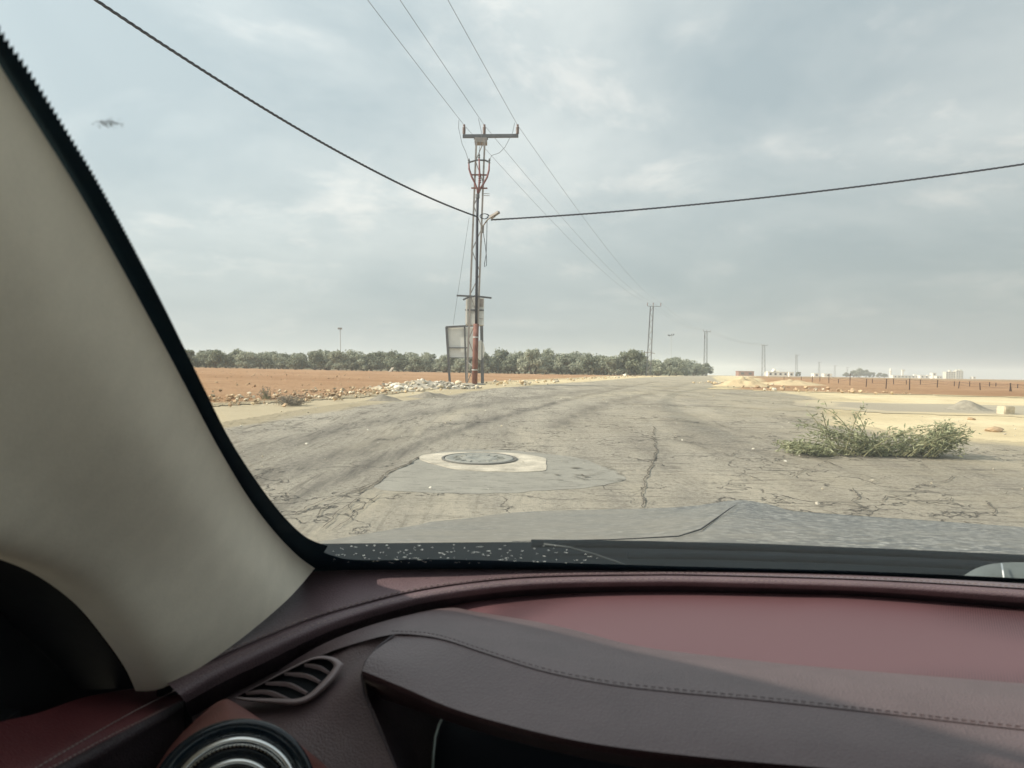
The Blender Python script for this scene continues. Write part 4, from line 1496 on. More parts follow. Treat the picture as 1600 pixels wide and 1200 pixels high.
def loft(name, curves, m, parent=None, n=80, sub=6, smooth=True, linear=False, inv=CI):
    """surface through a stack of curves (lists of world points)"""
    rows = [cat_rs(c_, n) for c_ in curves]
    if len(rows) > 2 and not linear:
        cols = [cat_rs([r_[i] for r_ in rows], (len(rows) - 1) * sub + 1) for i in range(n)]
        rows = [[cols[i][k] for i in range(n)] for k in range((len(curves) - 1) * sub + 1)]
    else:
        nr = []
        for a, b in zip(rows[:-1], rows[1:]):
            for k in range(sub):
                nr.append([p.lerp(q, k / sub) for p, q in zip(a, b)])
        nr.append(rows[-1])
        rows = nr
    vs = [inv @ p for r_ in rows for p in r_]
    fs = [(k * n + i, k * n + i + 1, (k + 1) * n + i + 1, (k + 1) * n + i) for k in range(len(rows) - 1) for i in range(n - 1)]
    o = mesh_obj(name, vs, fs, m, parent or car, smooth)
    return o


def car_part(mb, name, m, parent=None, smooth=False):
    mb.v = [CI @ v for v in mb.v]
    return mb.obj(name, m, parent or car, smooth)


def leather(name, col, rough=0.5, grain=420.0, spec=0.5):
    m, N = mat(name)
    P_ = N.pos(obj=True)
    vo_ = N.n('ShaderNodeTexVoronoi', None, Vector=P_, Scale=grain).outputs[0]
    a_ = N.noise(P_, 14, 4)
    c_ = N.mix(N.ramp(a_, .3, .7), [v * .88 for v in col], [v * 1.1 for v in col])
    finish(N, c_, rough, vo_, 0.4, 0.002, spec=spec)
    return m


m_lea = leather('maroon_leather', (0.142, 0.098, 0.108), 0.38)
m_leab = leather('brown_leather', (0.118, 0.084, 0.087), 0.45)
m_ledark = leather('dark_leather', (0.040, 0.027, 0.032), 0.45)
m_lered = leather('red_leather', (0.125, 0.028, 0.032), 0.5)
m_lerust = leather('rust_leather', (0.17, 0.055, 0.045), 0.5)
m_thread = simple('thread', (0.26, 0.20, 0.19), 0.8)
m_trim = simple('beige_pillar_cloth', (0.82, 0.755, 0.62), 0.95, var=0.05, scale=30, bump=0.25, bd=0.002, spec=0.1, detail=3)
m_frit = simple('black_frit', (0.011, 0.030, 0.046), 0.75, var=0.2, spec=0.2)
m_blackp = simple('black_plastic', (0.012, 0.014, 0.017), 0.7, var=0.2, spec=0.25)
m_screen = simple('display_glass', (0.004, 0.006, 0.012), 0.45, var=0.1, spec=0.2, bump=0)
m_gloss = simple('gloss_black', (0.008, 0.014, 0.02), 0.08, var=0.1, bump=0)
m_chrome = simple('satin_chrome', (0.75, 0.75, 0.73), 0.18, 1.0, 0.05, bump=0)
m_slat = simple('vent_plastic', (0.23, 0.18, 0.18), 0.5, var=0.08)

m_mesh, N = mat('speaker_mesh')
P = N.pos(obj=True)
vo = N.n('ShaderNodeTexVoronoi', None, Vector=N.pos((1, 1, 0.2), R(30), obj=True), Scale=330.0, Randomness=0.0)
hol = N.ramp(vo.outputs[0], 0.30, 0.42)
c = N.mix(hol, (0.016, 0.007, 0.009), (0.128, 0.062, 0.069))
finish(N, c, 0.5, hol, 0.2, 0.001, spec=0.5)

# windscreen plane, in the eye's own axes: height = 0.377*S - 0.625*depth
def WS(px, py, off=0.0):
    k = (600 - py) / F
    d = 0.377 / (k + 0.625)
    return C(px, py, d * (1 - off))


edge_trim = [(-190, -200), (-110, -80), (0, 103), (60, 198), (125, 303), (190, 418), (250, 528), (300, 622), (345, 706), (390, 780), (430, 832), (465, 868), (492, 888)]
edge_glass = [(-150, -230), (-75, -105), (0, 38), (48, 108), (105, 200), (152, 278), (203, 372), (252, 468), (288, 542), (322, 612), (357, 682), (397, 746), (440, 803), (478, 839), (512, 853)]

# the pane
m_glass, N = mat('windscreen_glass')
# dusty glass: a thin slab that scatters a little of the daylight that falls on it
pv = N.n('ShaderNodeVolumePrincipled')
pv.inputs['Color'].default_value = (0.86, 0.95, 0.97, 1)
pv.inputs['Density'].default_value = 4.0
pv.inputs['Anisotropy'].default_value = 0.2
N.n('ShaderNodeOutputMaterial', None, Volume=pv.outputs[0])
pane = loft('windscreen', [[WS(x_, y_, -.01) for x_, y_ in ((-190, -260), (400, -260), (1000, -260), (1700, -260))], [WS(x_, y_, -.01) for x_, y_ in ((-20, 60), (400, 60), (1000, 60), (1700, 60))], [WS(x_, y_, -.01) for x_, y_ in ((300, 560), (600, 560), (1100, 560), (1800, 560))], [WS(x_, y_, -.01) for x_, y_ in ((480, 880), (800, 884), (1200, 890), (1800, 915))]], m_glass, None, 24, 6)
sm_ = pane.modifiers.new('thickness', 'SOLIDIFY'); sm_.thickness = .005; sm_.offset = 0
# frit along the pillar with its row of dots towards the glass
N_ = 880
ga = cat_rs([WS(*p) for p in edge_glass], N_)
tb = cat_rs([WS(*p) for p in edge_trim], N_)
vs, fs = [], []
for i in range(N_):
    k = i / N_
    amp = 0.0036 * max(0.0, 1 - k * 1.35)
    saw = (0.5 + .5 * math.cos(i / 4 * 2 * math.pi)) * amp
    inw = (tb[i] - ga[i]).normalized()
    vs += [CI @ (ga[i] + inw * saw * 1.6), CI @ (tb[i] + inw * .02)]
for i in range(N_ - 1):
    fs.append((2 * i, 2 * i + 1, 2 * i + 3, 2 * i + 2))
mesh_obj('frit_band', vs, fs, m_frit, pane)
# frit along the bottom edge
low_t = [(448, 814), (470, 838), (492, 856), (520, 868), (560, 875), (700, 874), (900, 880), (1100, 886), (1350, 893), (1600, 904), (1900, 922)]
low_b = [(470, 905), (492, 896), (520, 895), (560, 894), (700, 891), (900, 890), (1100, 893), (1350, 902), (1600, 915), (1900, 935)]
loft('frit_edge', [[WS(*p) for p in low_t], [WS(*p) for p in low_b]], m_frit, pane, 120, 2)

# A-pillar trim
c0 = [WS(*p, .012) for p in edge_trim][::-1]
c2 = c3([(262, 1072, .755), (240, 1030, .715), (200, 975, .672), (150, 925, .63), (100, 893, .585), (40, 868, .535), (-60, 842, .46), (-200, 810, .38), (-420, 760, .30)])
c3_ = c3([(212, 1080, .765), (196, 1045, .735), (165, 1000, .70), (120, 946, .66), (62, 902, .615), (0, 874, .565), (-100, 846, .50), (-250, 815, .42), (-480, 770, .34)])
K = 60
a0, a2 = cat_rs(c0, K), cat_rs(c2, K)
dvec = CR @ Vector((0.25, 0.25, 1.0)).normalized()
c1 = []
c1b = []
for i in range(K):
    t = i / (K - 1)
    sh = Vector((0.012, 0, -.004)) * max(0, 1 - t * 4)
    c1.append(a0[i].lerp(a2[i], .3) + dvec * .062 * (1 - .4 * (1 - t) ** 3) + sh)
    c1b.append(a0[i].lerp(a2[i], .7) + dvec * .04 * (1 - .4 * (1 - t) ** 3) + sh)
loft('pillar_trim', [c0, c1, c1b, c2, c3_], m_trim, None, 90, 8)
# return of the trim into the glass side, so that the post has a body
loft('pillar_post', [[p + Vector((-.005, .02, .01)) for p in c0], [p + Vector((-.16, .12, .02)) for p in c0], [p + Vector((-.14, .06, .0)) for p in c3_], [p + Vector((-.01, .01, 0)) for p in c3_]], m_blackp, None, 60, 4)

# dashboard: shelf, rolled and stitched edge, underside
A_ = [(230, 930, 1.03), (330, 915, 1.02), (430, 899, .995), (490, 893, .985), (600, 889, .985), (800, 886.5, .99), (1100, 890, 1.0), (1350, 899, .995), (1600, 912, .98), (1900, 932, .95), (2300, 965, .90)]
B_ = [(258, 1063, .752), (330, 1031, .785), (400, 1000, .82), (480, 968, .86), (560, 944, .90), (650, 922, .927), (750, 907.5, .94), (850, 900, .95), (1000, 897.5, .957), (1100, 898, .957), (1350, 905, .945), (1600, 919, .93), (1900, 939, .90), (2300, 975, .86)]
B2 = [(266, 1072, .746), (335, 1037, .78), (404, 1006, .815), (482, 974, .855), (561, 949, .896), (650, 927, .923), (750, 911.5, .937), (850, 904, .947), (1000, 901, .954), (1100, 901.5, .954), (1350, 908.5, .942), (1600, 923, .927), (1900, 943, .897), (2300, 979, .857)]
C_ = [(281, 1086, .742), (345, 1050, .775), (410, 1020, .808), (490, 984, .85), (565, 957.5, .89), (655, 935, .918), (755, 920, .932), (855, 912, .942), (1000, 909.5, .949), (1100, 910, .949), (1350, 917, .937), (1600, 933, .922), (1900, 954, .892), (2300, 990, .852)]
D1 = [(290, 1098, .752), (352, 1064, .783), (416, 1034, .815), (495, 995, .857), (568, 968, .897), (658, 943.5, .925), (758, 928, .94), (858, 919, .95), (1000, 916, .957), (1100, 916.5, .957), (1350, 924, .945), (1600, 942, .93), (1900, 963, .90), (2300, 1000, .86)]
D_ = [(298, 1120, .79), (362, 1084, .815), (424, 1052, .84), (500, 1007, .875), (572, 980, .912), (660, 955, .94), (760, 937, .955), (860, 928, .965), (1000, 924.5, .97), (1100, 925, .97), (1350, 931, .958), (1600, 951, .942), (1900, 973, .912), (2300, 1010, .872)]
dash = loft('dashboard', [c3(A_), c3(B_)], m_lea, None, 140, 8)
b1 = [(p[0], p[1] + 1.8, p[2] + .004) for p in B_]
loft('edge_roll', [c3(B_), c3(b1), c3(B2), c3(C_), c3(D1)], m_lea, dash, 140, 5)
loft('edge_underside', [c3(D1), c3(D_), [p + CR @ Vector((0, -.05, -.06)) for p in c3(D_)]], m_ledark, dash, 140, 4)  # leather coloured darker to put in the shade under the roll


def stitches(name, curve, parent, step=.0065, ln=.0042, w=.0011, lift=.0012, m=None, lo=0.0, hi=1.0):
    pts = cat_rs(curve, 800)
    L = sum((b - a).length for a, b in zip(pts[:-1], pts[1:]))
    n = int(L / step)
    mb = MB()
    for k in range(n):
        t = k / n
        if not lo <= t <= hi:
            continue
        i = min(int(t * 799), 797)
        d = (pts[i + 1] - pts[i]).normalized()
        q = d.to_track_quat('X', 'Z').to_matrix()
        mb.box(pts[i] + (CM.translation - pts[i]).normalized() * lift, (ln, w, w), q)
    o = car_part(mb, name, m or m_thread, parent)
    o['kind'] = 'stuff'
    return o


B3 = [(a[0] * .55 + b[0] * .45, a[1] * .55 + b[1] * .45, a[2] * .55 + b[2] * .45) for a, b in zip(B2, C_)]
Bu = [(p[0], p[1] - 2.5, p[2] + .003) for p in B_]
stitches('edge_stitching', c3(B3), dash, .0085, .005)
stitches('edge_stitching', c3(Bu), dash, .0085, .005, lift=.0018)

# speaker mesh panel, hood
M_ = [(690, 948, .945), (720, 953, .92), (770, 961, .875), (830, 970, .835), (900, 985, .80), (1000, 1010, .755), (1150, 1029, .73), (1300, 1044, .705), (1450, 1056, .685), (1600, 1068, .668), (1900, 1092, .63), (2300, 1125, .58)]
Dm = [(690, 947, .95), (720, 941, .955), (760, 935, .96), (820, 930, .966), (900, 926, .970), (1000, 923.5, .974), (1100, 924, .974), (1250, 927, .968), (1350, 930, .962), (1600, 950, .946), (1900, 972, .916), (2300, 1009, .876)]
loft('speaker_grille', [c3(Dm), [p + CR @ Vector((0, -.006, 0)) for p in c3(M_)]], m_mesh, dash, 120, 10)
S_ = [(445, 1056, .828), (505, 1023, .800), (560, 1004, .775), (615, 991, .747), (660, 993, .725), (700, 1001, .70), (760, 1021, .665), (850, 1049, .628), (950, 1069, .607), (1050, 1081, .598), (1200, 1095, .59), (1400, 1117, .575), (1600, 1140, .56), (1900, 1172, .535), (2300, 1215, .50)]
H0 = [(428, 1052, .842), (500, 1009, .868), (572, 979, .905), (640, 960, .925), (700, 949, .935), (745, 956, .895), (830, 970, .832), (900, 985, .797), (1000, 1010, .752), (1150, 1029, .727), (1300, 1044, .702), (1600, 1068, .665), (1900, 1092, .627), (2300, 1125, .577)]
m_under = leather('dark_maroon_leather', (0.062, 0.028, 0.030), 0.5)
hood = loft('instrument_hood', [c3(H0), [p + CR @ Vector((0, .006, 0)) for p in [(a + b) / 2 for a, b in zip(cat_rs(c3(H0), 60), cat_rs(c3(S_), 60))]], c3(S_)], m_leab, None, 120, 8)
S1 = [(p[0], p[1] + 2.0, p[2] + .0035) for p in S_[3:]]
S2 = [(p[0], p[1] + 4.5, p[2] - .004) for p in S_[3:]]
E1 = [(580, 1022, .70), (640, 1040, .665), (720, 1068, .625), (820, 1100, .585), (930, 1124, .56), (1050, 1138, .548), (1200, 1150, .54), (1400, 1168, .53), (1600, 1188, .515), (1900, 1220, .49), (2300, 1265, .455)]
E2 = [(566, 1048, .675), (630, 1074, .635), (705, 1106, .595), (800, 1134, .56), (900, 1157, .537), (1000, 1172, .525), (1150, 1188, .515), (1350, 1205, .507), (1600, 1228, .495), (1900, 1262, .47), (2300, 1310, .44)]
E3 = [(566, 1056, .682), (630, 1083, .64), (705, 1115, .60), (800, 1144, .565), (900, 1168, .542), (1000, 1184, .53), (1150, 1201, .522), (1350, 1220, .515), (1600, 1245, .503), (1900, 1280, .48), (2300, 1330, .45)]
loft('hood_front', [c3(S_[3:]), c3(S1), c3(S2), c3(E1), c3(E2)], m_leab, hood, 120, 6)
E4 = [(572, 1084, .72), (640, 1106, .69), (720, 1134, .655), (810, 1160, .62), (900, 1182, .60), (1000, 1200, .59), (1150, 1220, .58), (1350, 1245, .57), (1600, 1275, .56), (1900, 1310, .54), (2300, 1360, .5)]
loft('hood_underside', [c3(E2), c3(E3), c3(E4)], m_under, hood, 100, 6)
Su = [(p[0], p[1] - 5.0, p[2] + .004) for p in S_[3:]]
Sd = [(p[0], p[1] + 9.0, p[2] - .006) for p in S_[3:]]
stitches('hood_stitching', c3(Su), hood, .0072, .0044, .0008, .0005, m=m_leab)
stitches('hood_stitching', c3(Sd), hood, .0072, .0044, .0008, .0008, m=m_leab, lo=.03)
# inner hood cheek and the display with its thin bright edge
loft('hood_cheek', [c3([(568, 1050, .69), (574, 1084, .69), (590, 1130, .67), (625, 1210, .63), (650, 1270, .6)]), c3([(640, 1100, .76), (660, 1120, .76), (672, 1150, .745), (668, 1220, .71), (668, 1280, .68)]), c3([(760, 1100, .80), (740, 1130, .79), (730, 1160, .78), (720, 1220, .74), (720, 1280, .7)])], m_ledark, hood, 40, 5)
dsp = loft('display', [c3([(690, 1118, .72), (800, 1140, .70), (1000, 1180, .69), (1400, 1230, .67), (1700, 1280, .65)]), c3([(676, 1215, .70), (800, 1240, .69), (1000, 1290, .68), (1400, 1340, .66), (1700, 1400, .64)])], m_screen, hood, 30, 4)
b_ = MB(); b_.tube(c3([(693, 1119, .712), (686, 1132, .708), (680, 1152, .703), (677, 1180, .70), (675, 1230, .69)]), .0016, 6); car_part(b_, 'display_rim', simple('rim_metal', (.55, .62, .58), .3, .4), hood, True)
# side seam of the hood
b_ = MB(); b_.tube(c3([(616, 992, .743), (592, 1010, .722), (572, 1034, .695), (565, 1055, .683), (569, 1084, .68), (588, 1130, .66), (620, 1202, .62), (645, 1260, .59)]), .0014, 6); car_part(b_, 'side_seam', m_ledark, hood, True)

# left end of the dash: panel with the side vent
left = loft('side_panel', [c3([(300, 1118, .80), (362, 1083, .822), (424, 1051, .846), (500, 1010, .872), (530, 1006, .82), (560, 1002, .785), (617, 993, .757)]),
                           c3([(300, 1135, .74), (360, 1103, .752), (430, 1080, .765), (500, 1060, .755), (545, 1035, .757), (590, 1012, .757)]),
                           c3([(290, 1160, .70), (360, 1130, .70), (440, 1115, .70), (500, 1100, .70), (540, 1080, .695), (568, 1060, .69)]),
                           c3([(280, 1210, .66), (360, 1190, .66), (440, 1180, .66), (500, 1170, .665), (550, 1150, .67), (592, 1130, .668)]),
                           c3([(270, 1290, .62), (360, 1280, .62), (440, 1280, .62), (520, 1280, .62), (590, 1275, .61), (650, 1265, .595)])], m_leab, dash, 60, 6)
vz = lambda zx, zy, d: C(220 + zx / 3.333, 980 + zy / 3.333, d)


def vd(zx, zy):
    """depth of the side panel under the vent"""
    return .745 - .00004 * (zx - 700) - .00022 * (zy - 260)


outer = [(480, 372), (600, 308), (740, 232), (860, 172), (930, 150), (1000, 156), (1046, 182), (1052, 205), (1000, 285), (900, 372), (820, 405), (740, 404), (640, 395), (560, 388)]
inner = [(500, 362), (610, 306), (740, 240), (860, 182), (920, 166), (975, 172), (1004, 194), (1002, 214), (965, 262), (880, 345), (815, 372), (740, 372), (640, 370), (570, 368)]
vent = empty('side_vent', C(455, 1062, .74)); vent.parent = car; vent.matrix_parent_inverse = CI
VI = Matrix.Translation(vent.location).inverted()
Kv = 90
oo = cat_rs([vz(a, b, vd(a, b) - .010) for a, b in outer + outer[:1]], Kv)
mid_ = cat_rs([vz((a + c_) / 2, (b + d_) / 2, vd(a, b) - .017) for (a, b), (c_, d_) in zip(outer + outer[:1], inner + inner[:1])], Kv)
ii = cat_rs([vz(a, b, vd(a, b) - .012) for a, b in inner + inner[:1]], Kv)
deep = cat_rs([vz(a, b, vd(a, b) + .004) for a, b in inner + inner[:1]], Kv)
loft('vent_frame', [oo, mid_, ii, deep], m_slat, vent, Kv, 3, inv=VI)
b_ = MB()
cen = sum(deep, Vector()) / len(deep)
b_.add([VI @ (p + (p - CM.translation).normalized() * -.0085) for p in deep] + [VI @ (cen + (cen - CM.translation).normalized() * -.0085)], [(i, (i + 1) % Kv, Kv) for i in range(Kv)])
b_.obj('duct', m_blackp, vent)
for (a, b, c_) in (((850, 190), (920, 196), (978, 234)), ((745, 236), (850, 240), (932, 282)), ((645, 286), (760, 286), (862, 340)), ((545, 338), (650, 326), (765, 372))):
    u = cat_rs([vz(*a, vd(*a) - .013), vz(*b, vd(*b) - .016), vz(*c_, vd(*c_) - .013)], 20)
    th = [10 + 5 * math.sin(i / 19 * 3.14) for i in range(20)]
    lo_ = [p + CR @ Vector((.0, -.0042 - .002 * math.sin(i / 19 * 3.14), -.002)) for i, p in enumerate(u)]
    bk = [p + CR @ Vector((0, -.006, -.014)) for p in u]
    loft('slat', [bk, u, lo_], m_slat, vent, 20, 2, inv=VI, linear=True)

# round vent with chrome rings
rc = C(362, 1264, .585)
rax = (CM.translation - rc).normalized()
rax = (rax + CR @ Vector((.0, .10, .0))).normalized()
U = .585 * 1.2 / F
rv = empty('round_air_vent', rc); rv.parent = car; rv.matrix_parent_inverse = CI
RI = Matrix.Translation(rc).inverted()
for nm, prof, mm in (('gloss_bezel', [(132, -6), (131, 4), (126, 9), (116, 6), (106, -2)], m_gloss),
                     ('chrome_ring', [(106, -4), (104, 8), (98, 13), (92, 9), (89, 0)], m_chrome),
                     ('inner_ring', [(88, -4), (84, 2), (80, -4), (76, 2), (73, -6)], m_gloss),
                     ('chrome_ring', [(74, -8), (72, 4), (66, 7), (60, 3), (56, -8)], m_chrome),
                     ('vent_core', [(57, -12), (40, -10), (38, 0), (0, 2)], m_blackp)):
    b_ = MB(); b_.lathe(rc, [(r_ * U, z_ * U) for r_, z_ in prof], 72, rax); b_.v = [RI @ v for v in b_.v]; b_.obj(nm, mm, rv, True)
b_ = MB()
for k in range(90):
    a = k / 90 * 6.2832
    q = rax.to_track_quat('Z', 'Y').to_matrix()
    b_.box(rc + q @ Vector((90 * U * math.cos(a), 90 * U * math.sin(a), 3 * U)), (4 * U, 2.2 * U, 3 * U), q @ Matrix.Rotation(a, 3, 'Z'))
b_.v = [RI @ v for v in b_.v]; b_.obj('knurling', m_chrome, rv)['kind'] = 'stuff'
# rust-red surround of the round vent
out_ = cat_rs(c3([(215, 1290, .66), (232, 1225, .672), (262, 1172, .684), (300, 1130, .692), (345, 1094, .70), (372, 1101, .695), (430, 1140, .68), (500, 1188, .66), (560, 1250, .63), (600, 1310, .61)]), 60)
q = rax.to_track_quat('Z', 'Y').to_matrix()
inn = []
for i, p in enumerate(out_):
    v = q.inverted() @ (p - rc)
    v.z = 0
    v.normalize()
    inn.append(rc + q @ (v * 131 * U))
loft('vent_surround', [out_, [p.lerp(o_, .5) + rax * .004 for p, o_ in zip(inn, out_)], inn], m_lerust, dash, 60, 4)

# dark sheet standing in for the shade in the dash-end gap, then the door
loft('gap_shade', [c3([(245, 1055, .80), (300, 1075, .82), (360, 1060, .85)]), c3([(240, 1200, .80), (300, 1200, .82), (360, 1200, .85)]), c3([(200, 1330, .76), (300, 1330, .80), (360, 1330, .8)])], m_blackp, dash, 12, 4)
door = loft('door_trim', [c3([(290, 1060, .88), (255, 1070, .86), (200, 1077, .80), (130, 1090, .72), (60, 1114, .645), (0, 1128, .60), (-120, 1160, .52), (-300, 1210, .44)]),
                          c3([(287, 1088, .80), (262, 1098, .78), (200, 1120, .71), (130, 1150, .635), (50, 1190, .57), (-20, 1225, .52), (-120, 1280, .46), (-300, 1370, .38)]),
                          c3([(287, 1094, .785), (268, 1104, .765), (205, 1136, .695), (140, 1170, .63), (80, 1202, .58), (0, 1245, .525), (-120, 1310, .45), (-300, 1410, .37)])], m_lered, None, 70, 6)
loft('door_roll', [c3([(287, 1094, .785), (268, 1104, .765), (205, 1136, .695), (140, 1170, .63), (80, 1202, .58), (0, 1245, .525), (-120, 1310, .45), (-300, 1410, .37)]),
                   c3([(288, 1102, .782), (272, 1114, .762), (212, 1148, .692), (150, 1182, .627), (90, 1214, .577), (10, 1258, .522), (-110, 1325, .447), (-290, 1425, .367)]),
                   c3([(288, 1118, .80), (276, 1132, .785), (222, 1168, .72), (170, 1205, .66), (110, 1240, .61), (30, 1290, .55), (-90, 1360, .475), (-270, 1460, .39)]),
                   c3([(285, 1230, .84), (270, 1260, .82), (240, 1290, .78), (200, 1330, .72), (150, 1380, .67), (60, 1440, .60), (-60, 1520, .52), (-240, 1620, .43)])], m_ledark, door, 70, 6)
for cv in ([(272, 1080, .80), (225, 1103, .735), (165, 1136, .665), (100, 1174, .60), (40, 1210, .55)], [(279, 1096, .777), (222, 1125, .707), (165, 1153, .647), (105, 1186, .592), (60, 1210, .558)]):
    stitches('door_stitching', c3(cv), door, .0075, .0045, lift=.003)
loft('mirror_trim', [c3([(330, 1090, .95), (330, 1000, .95), (330, 900, .95)]), c3([(0, 1180, .70), (0, 1000, .70), (0, 780, .70)]), c3([(-500, 1400, .48), (-500, 1100, .48), (-500, 700, .48)])], m_blackp, door, 12, 6)
b_ = MB(); b_.tube(c3([(0, 912, .68), (60, 945, .72), (120, 1000, .77), (180, 1062, .82)]), .002, 6); car_part(b_, 'trim_seam', m_ledark, door, True)

# bonnet with raised centre and a crease
m_bon, N = mat('dusty_bonnet')
P = N.pos()
a = N.noise(N.pos((1.2, 5, 1)), 6.0, 6, 0.7)
sp = N.noise(N.pos((34, 80, 60)), 1.0, 2, 0.6)
sp2 = N.noise(N.pos((9, 26, 9)), 1.0, 4, 0.7)
c = N.mix(N.ramp(a, .35, .68), (0.042, 0.047, 0.048), (0.085, 0.082, 0.072))
c = N.mix(N.math('MULTIPLY', N.ramp(sp, .53, .61), .6), c, (0.62, 0.60, 0.54))
c = N.mix(N.math('MULTIPLY', N.ramp(sp2, .48, .72), .5), c, (0.36, 0.32, 0.24))
bx = N.n('ShaderNodeSeparateXYZ', None, Vector=P).outputs[0]
c = N.mix(N.math('MULTIPLY', N.ramp(bx, 0.85, 0.35), N.ramp(N.noise(N.pos((3, 9, 3)), 1.0, 5, 0.7), 0.2, 0.7)), c, (0.235, 0.205, 0.155))
finish(N, c, N.math('ADD', N.math('MULTIPLY', a, .2), .30), None, metal=0.2, spec=0.5)
bo = [[(486, 856, 1.20), (600, 851, 1.28), (800, 848, 1.30), (1000, 848, 1.30), (1130, 848, 1.30), (1300, 855, 1.30), (1600, 870, 1.27), (2100, 905, 1.2)],
      [(500, 847, 1.32), (600, 841, 1.45), (800, 838, 1.5), (1000, 838, 1.5), (1118, 826, 1.5), (1300, 835, 1.5), (1600, 853, 1.45), (2100, 890, 1.35)],
      [(520, 843, 1.5), (620, 829, 1.75), (800, 819, 1.9), (1000, 815, 1.95), (1128, 803, 1.95), (1290, 817, 1.95), (1600, 838, 1.85), (2100, 880, 1.6)],
      [(560, 838, 1.62), (660, 820, 1.95), (800, 807, 2.2), (1000, 800, 2.3), (1080, 799, 2.3), (1145, 786, 2.3), (1260, 803, 2.3), (1600, 828, 2.1), (2100, 874, 1.8)],
      [(575, 836, 1.70), (680, 817, 2.05), (810, 803, 2.36), (1000, 797, 2.5), (1085, 795, 2.5), (1152, 782, 2.52), (1200, 788, 2.5), (1275, 804, 2.5), (1600, 825, 2.25), (2100, 871, 1.9)],
      [(560, 850, 1.72), (680, 825, 2.08), (810, 812, 2.42), (1000, 806, 2.58), (1150, 796, 2.6), (1240, 808, 2.58), (1600, 835, 2.3), (2100, 880, 1.94)],
      [(560, 960, 1.6), (680, 940, 2.0), (810, 930, 2.35), (1000, 925, 2.5), (1150, 915, 2.5), (1240, 925, 2.5), (1600, 950, 2.25), (2100, 990, 1.9)]]
bon = loft('bonnet', [c3(b) for b in bo], m_bon, None, 120, 6)
b_ = MB()
b_.tube(c3([(800, 846, 1.29), (960, 843, 1.33), (1060, 838, 1.39), (1095, 827, 1.46), (1122, 808, 1.80), (1140, 795, 2.0), (1152, 788, 2.2)]), [.0006, .0012, .0016, .0018, .0018, .0014, .0006], 6)
car_part(b_, 'crease_shade', m_blackp, bon, True)  # thin black strip painted in for the shading along the crease
# cowl, wipers
m_cowl = simple('cowl_plastic', (0.004, 0.007, 0.010), 0.9, var=0.3, spec=0.05)
cowl = loft('cowl', [c3([(470, 850, 1.20), (560, 849, 1.2), (800, 847, 1.22), (1000, 847, 1.22), (1300, 855, 1.22), (1600, 869, 1.2), (2100, 903, 1.1)]),
                     c3([(470, 870, 1.12), (560, 868, 1.12), (800, 868, 1.14), (1000, 869, 1.14), (1300, 876, 1.14), (1600, 889, 1.12), (2100, 920, 1.05)]),
                     c3([(470, 905, 1.06), (560, 900, 1.07), (800, 899, 1.08), (1000, 900, 1.08), (1300, 908, 1.08), (1600, 922, 1.06), (2100, 950, 1.0)])], m_cowl, None, 60, 4)
for i, (pp, dep, r_) in enumerate((([(830, 849), (1000, 851), (1200, 856), (1400, 864), (1600, 873), (1800, 884)], 1.14, .007), ([(980, 868), (1100, 869), (1300, 875), (1500, 884), (1620, 890), (1800, 900)], 1.10, .006))):
    b_ = MB(); b_.tube([C(a, c_, dep) for a, c_ in pp], r_, 8); car_part(b_, 'wiper_blade', m_cowl, None, True)
b_ = MB(); b_.tube([C(a, c_, 1.075) for a, c_ in ((850, 850), (890, 855), (930, 866), (965, 878), (990, 888))], .0016, 5); car_part(b_, 'wiper_edge', simple('grey_rubber', (.07, .08, .08), .7), None, True)
loft('wiper_arm', [c3([(1500, 903, 1.06), (1530, 886, 1.06), (1570, 879, 1.06), (1640, 880, 1.05), (1800, 890, 1.03)]), c3([(1505, 908, 1.03), (1545, 903, 1.03), (1580, 902, 1.03), (1650, 905, 1.02), (1800, 915, 1.0)]), c3([(1510, 925, 1.03), (1545, 925, 1.03), (1580, 925, 1.03), (1650, 925, 1.02), (1800, 940, 1.0)])], simple('wiper_grey', (.10, .115, .11), .45, .1), None, 30, 5)
b_ = MB(); b_.tube([C(1565, 881, 1.04), C(1567, 892, 1.025), C(1569, 906, 1.02)], .0016, 5); car_part(b_, 'wiper_stripe', m_chrome)
# dried dirt flecks on the lower glass, and a bird mark higher up
m_fleck, N = mat('dried_dirt')
t_ = N.n('ShaderNodeBsdfTranslucent', None, Color=(.5, .52, .49, 1))
d_ = N.n('ShaderNodeBsdfDiffuse', None, Color=(.35, .35, .33, 1))
N.n('ShaderNodeOutputMaterial', None, Surface=N.n('ShaderNodeAddShader', None, i0=t_.outputs[0], i1=d_.outputs[0]).outputs[0])
b_ = MB()
for k in range(150):
    px_, py_ = random.uniform(515, 1010), random.uniform(851, 880)
    if px_ > 860 and py_ < 850 + (px_ - 860) * .26:
        continue
    p = WS(px_, py_, .004)
    u, w = CR @ Vector((1, 0, 0)), CR @ Vector((0, .53, .848))
    rx_, ry_ = random.uniform(.0005, .0030) * (1 if random.random() < .85 else 1.9), random.uniform(.0005, .0013)
    a0_ = random.uniform(-.4, .4)
    n_ = 7
    pts = []
    for i in range(n_):
        a = 6.2832 * i / n_
        x_, y_ = rx_ * math.cos(a) * random.uniform(.6, 1.2), ry_ * math.sin(a) * random.uniform(.6, 1.2)
        pts.append(p + u * (x_ * math.cos(a0_) - y_ * math.sin(a0_)) + w * (x_ * math.sin(a0_) + y_ * math.cos(a0_)))
    b_.add(pts, [tuple(range(n_))])
o = car_part(b_, 'dirt_flecks', m_fleck, pane); o['kind'] = 'stuff'
b_ = MB()
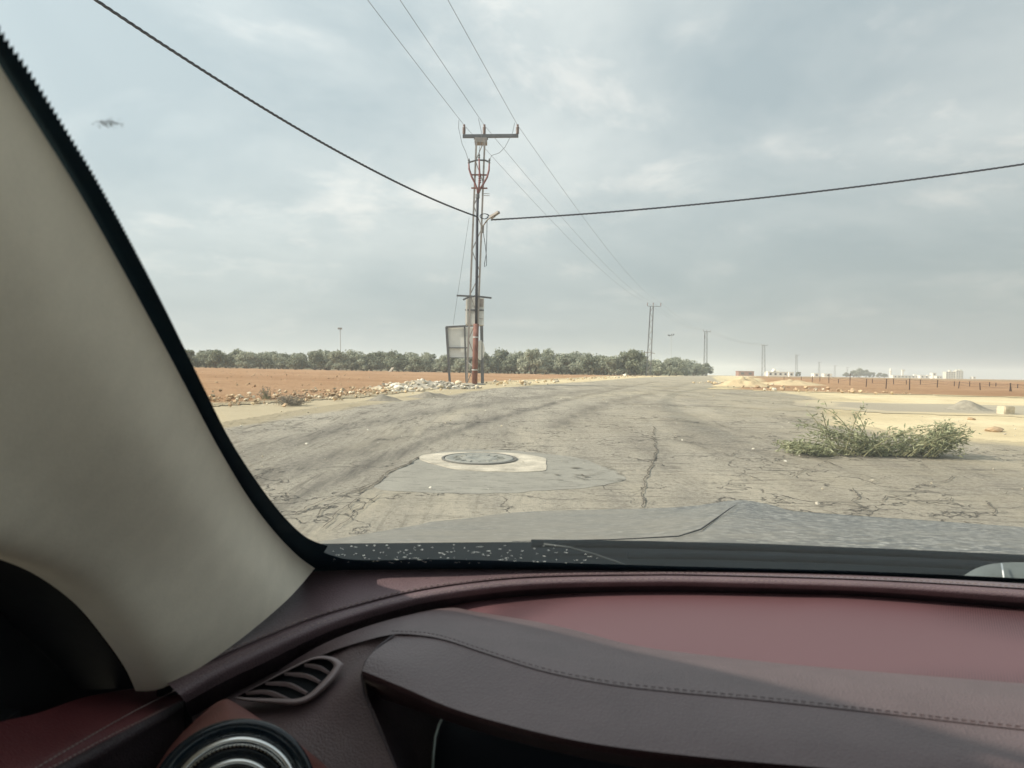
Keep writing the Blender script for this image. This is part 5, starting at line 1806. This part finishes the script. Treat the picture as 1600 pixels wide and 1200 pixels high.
for k in range(75):
    p = WS(170 + random.gauss(0, 9), 193 + random.gauss(0, 3.2), .004)
    rr = random.uniform(.0002, .0005)
    u, w = CR @ Vector((1, 0, 0)), CR @ Vector((0, .53, .848))
    b_.add([p + u * rr * 1.5 * math.cos(i) + w * rr * math.sin(i) for i in (0, 1.05, 2.1, 3.14, 4.2, 5.25)], [(0, 1, 2, 3, 4, 5)])
o = car_part(b_, 'dirt_mark', simple('grey_dirt', (.42, .41, .38), .9), pane); o['kind'] = 'stuff'
# roof, doors and floor round the seats (out of the picture, but they shade the cabin)
S = 1.2
b_ = MB()
X0, X1 = -.52, 1.35
rf = [CM.translation + CR @ Vector(v) for v in ((X0, .30, -.26), (X1, .30, -.26), (X1, .36, 2.4), (X0, .36, 2.4))]
b_.add(rf + [p + Vector((0, 0, .05)) for p in rf], [(0, 1, 2, 3), (7, 6, 5, 4), (0, 4, 5, 1), (1, 5, 6, 2), (2, 6, 7, 3), (3, 7, 4, 0)])
car_part(b_, 'roof', m_trim)
b_ = MB()
for xs in (X0 - .04, X1):
    b_.box(CM.translation + Vector((xs + .02, -.9, -.72)), (.06, 3.4, .72))
b_.box(CM.translation + Vector(((X0 + X1) / 2, -2.45, -.55)), (X1 - X0, .08, 1.0))
b_.box(CM.translation + Vector(((X0 + X1) / 2, -.6, -1.08)), (X1 - X0, 3.8, .06))
b_.box(CM.translation + Vector(((X0 + X1) / 2, 1.25, -.72)), (X1 - X0, .05, .70))
car_part(b_, 'body', m_blackp)
b_ = MB()
for xs in (X0, X1):
    b_.box(CM.translation + Vector((xs, -.75, .0)), (.08, .14, .72))
car_part(b_, 'door_post', m_trim)

# unseen driver's window, its tint added to dim light from the left
m_dim, N = mat('dimming_glass')
N.n('ShaderNodeOutputMaterial', None, Surface=N.n('ShaderNodeBsdfTransparent', None, Color=(0.30, 0.31, 0.29, 1)).outputs[0])
b_ = MB(); b_.box(CM.translation + Vector((X0 + .01, -.45, .0)), (.006, 1.2, .74)); car_part(b_, 'dimming_window', m_dim)
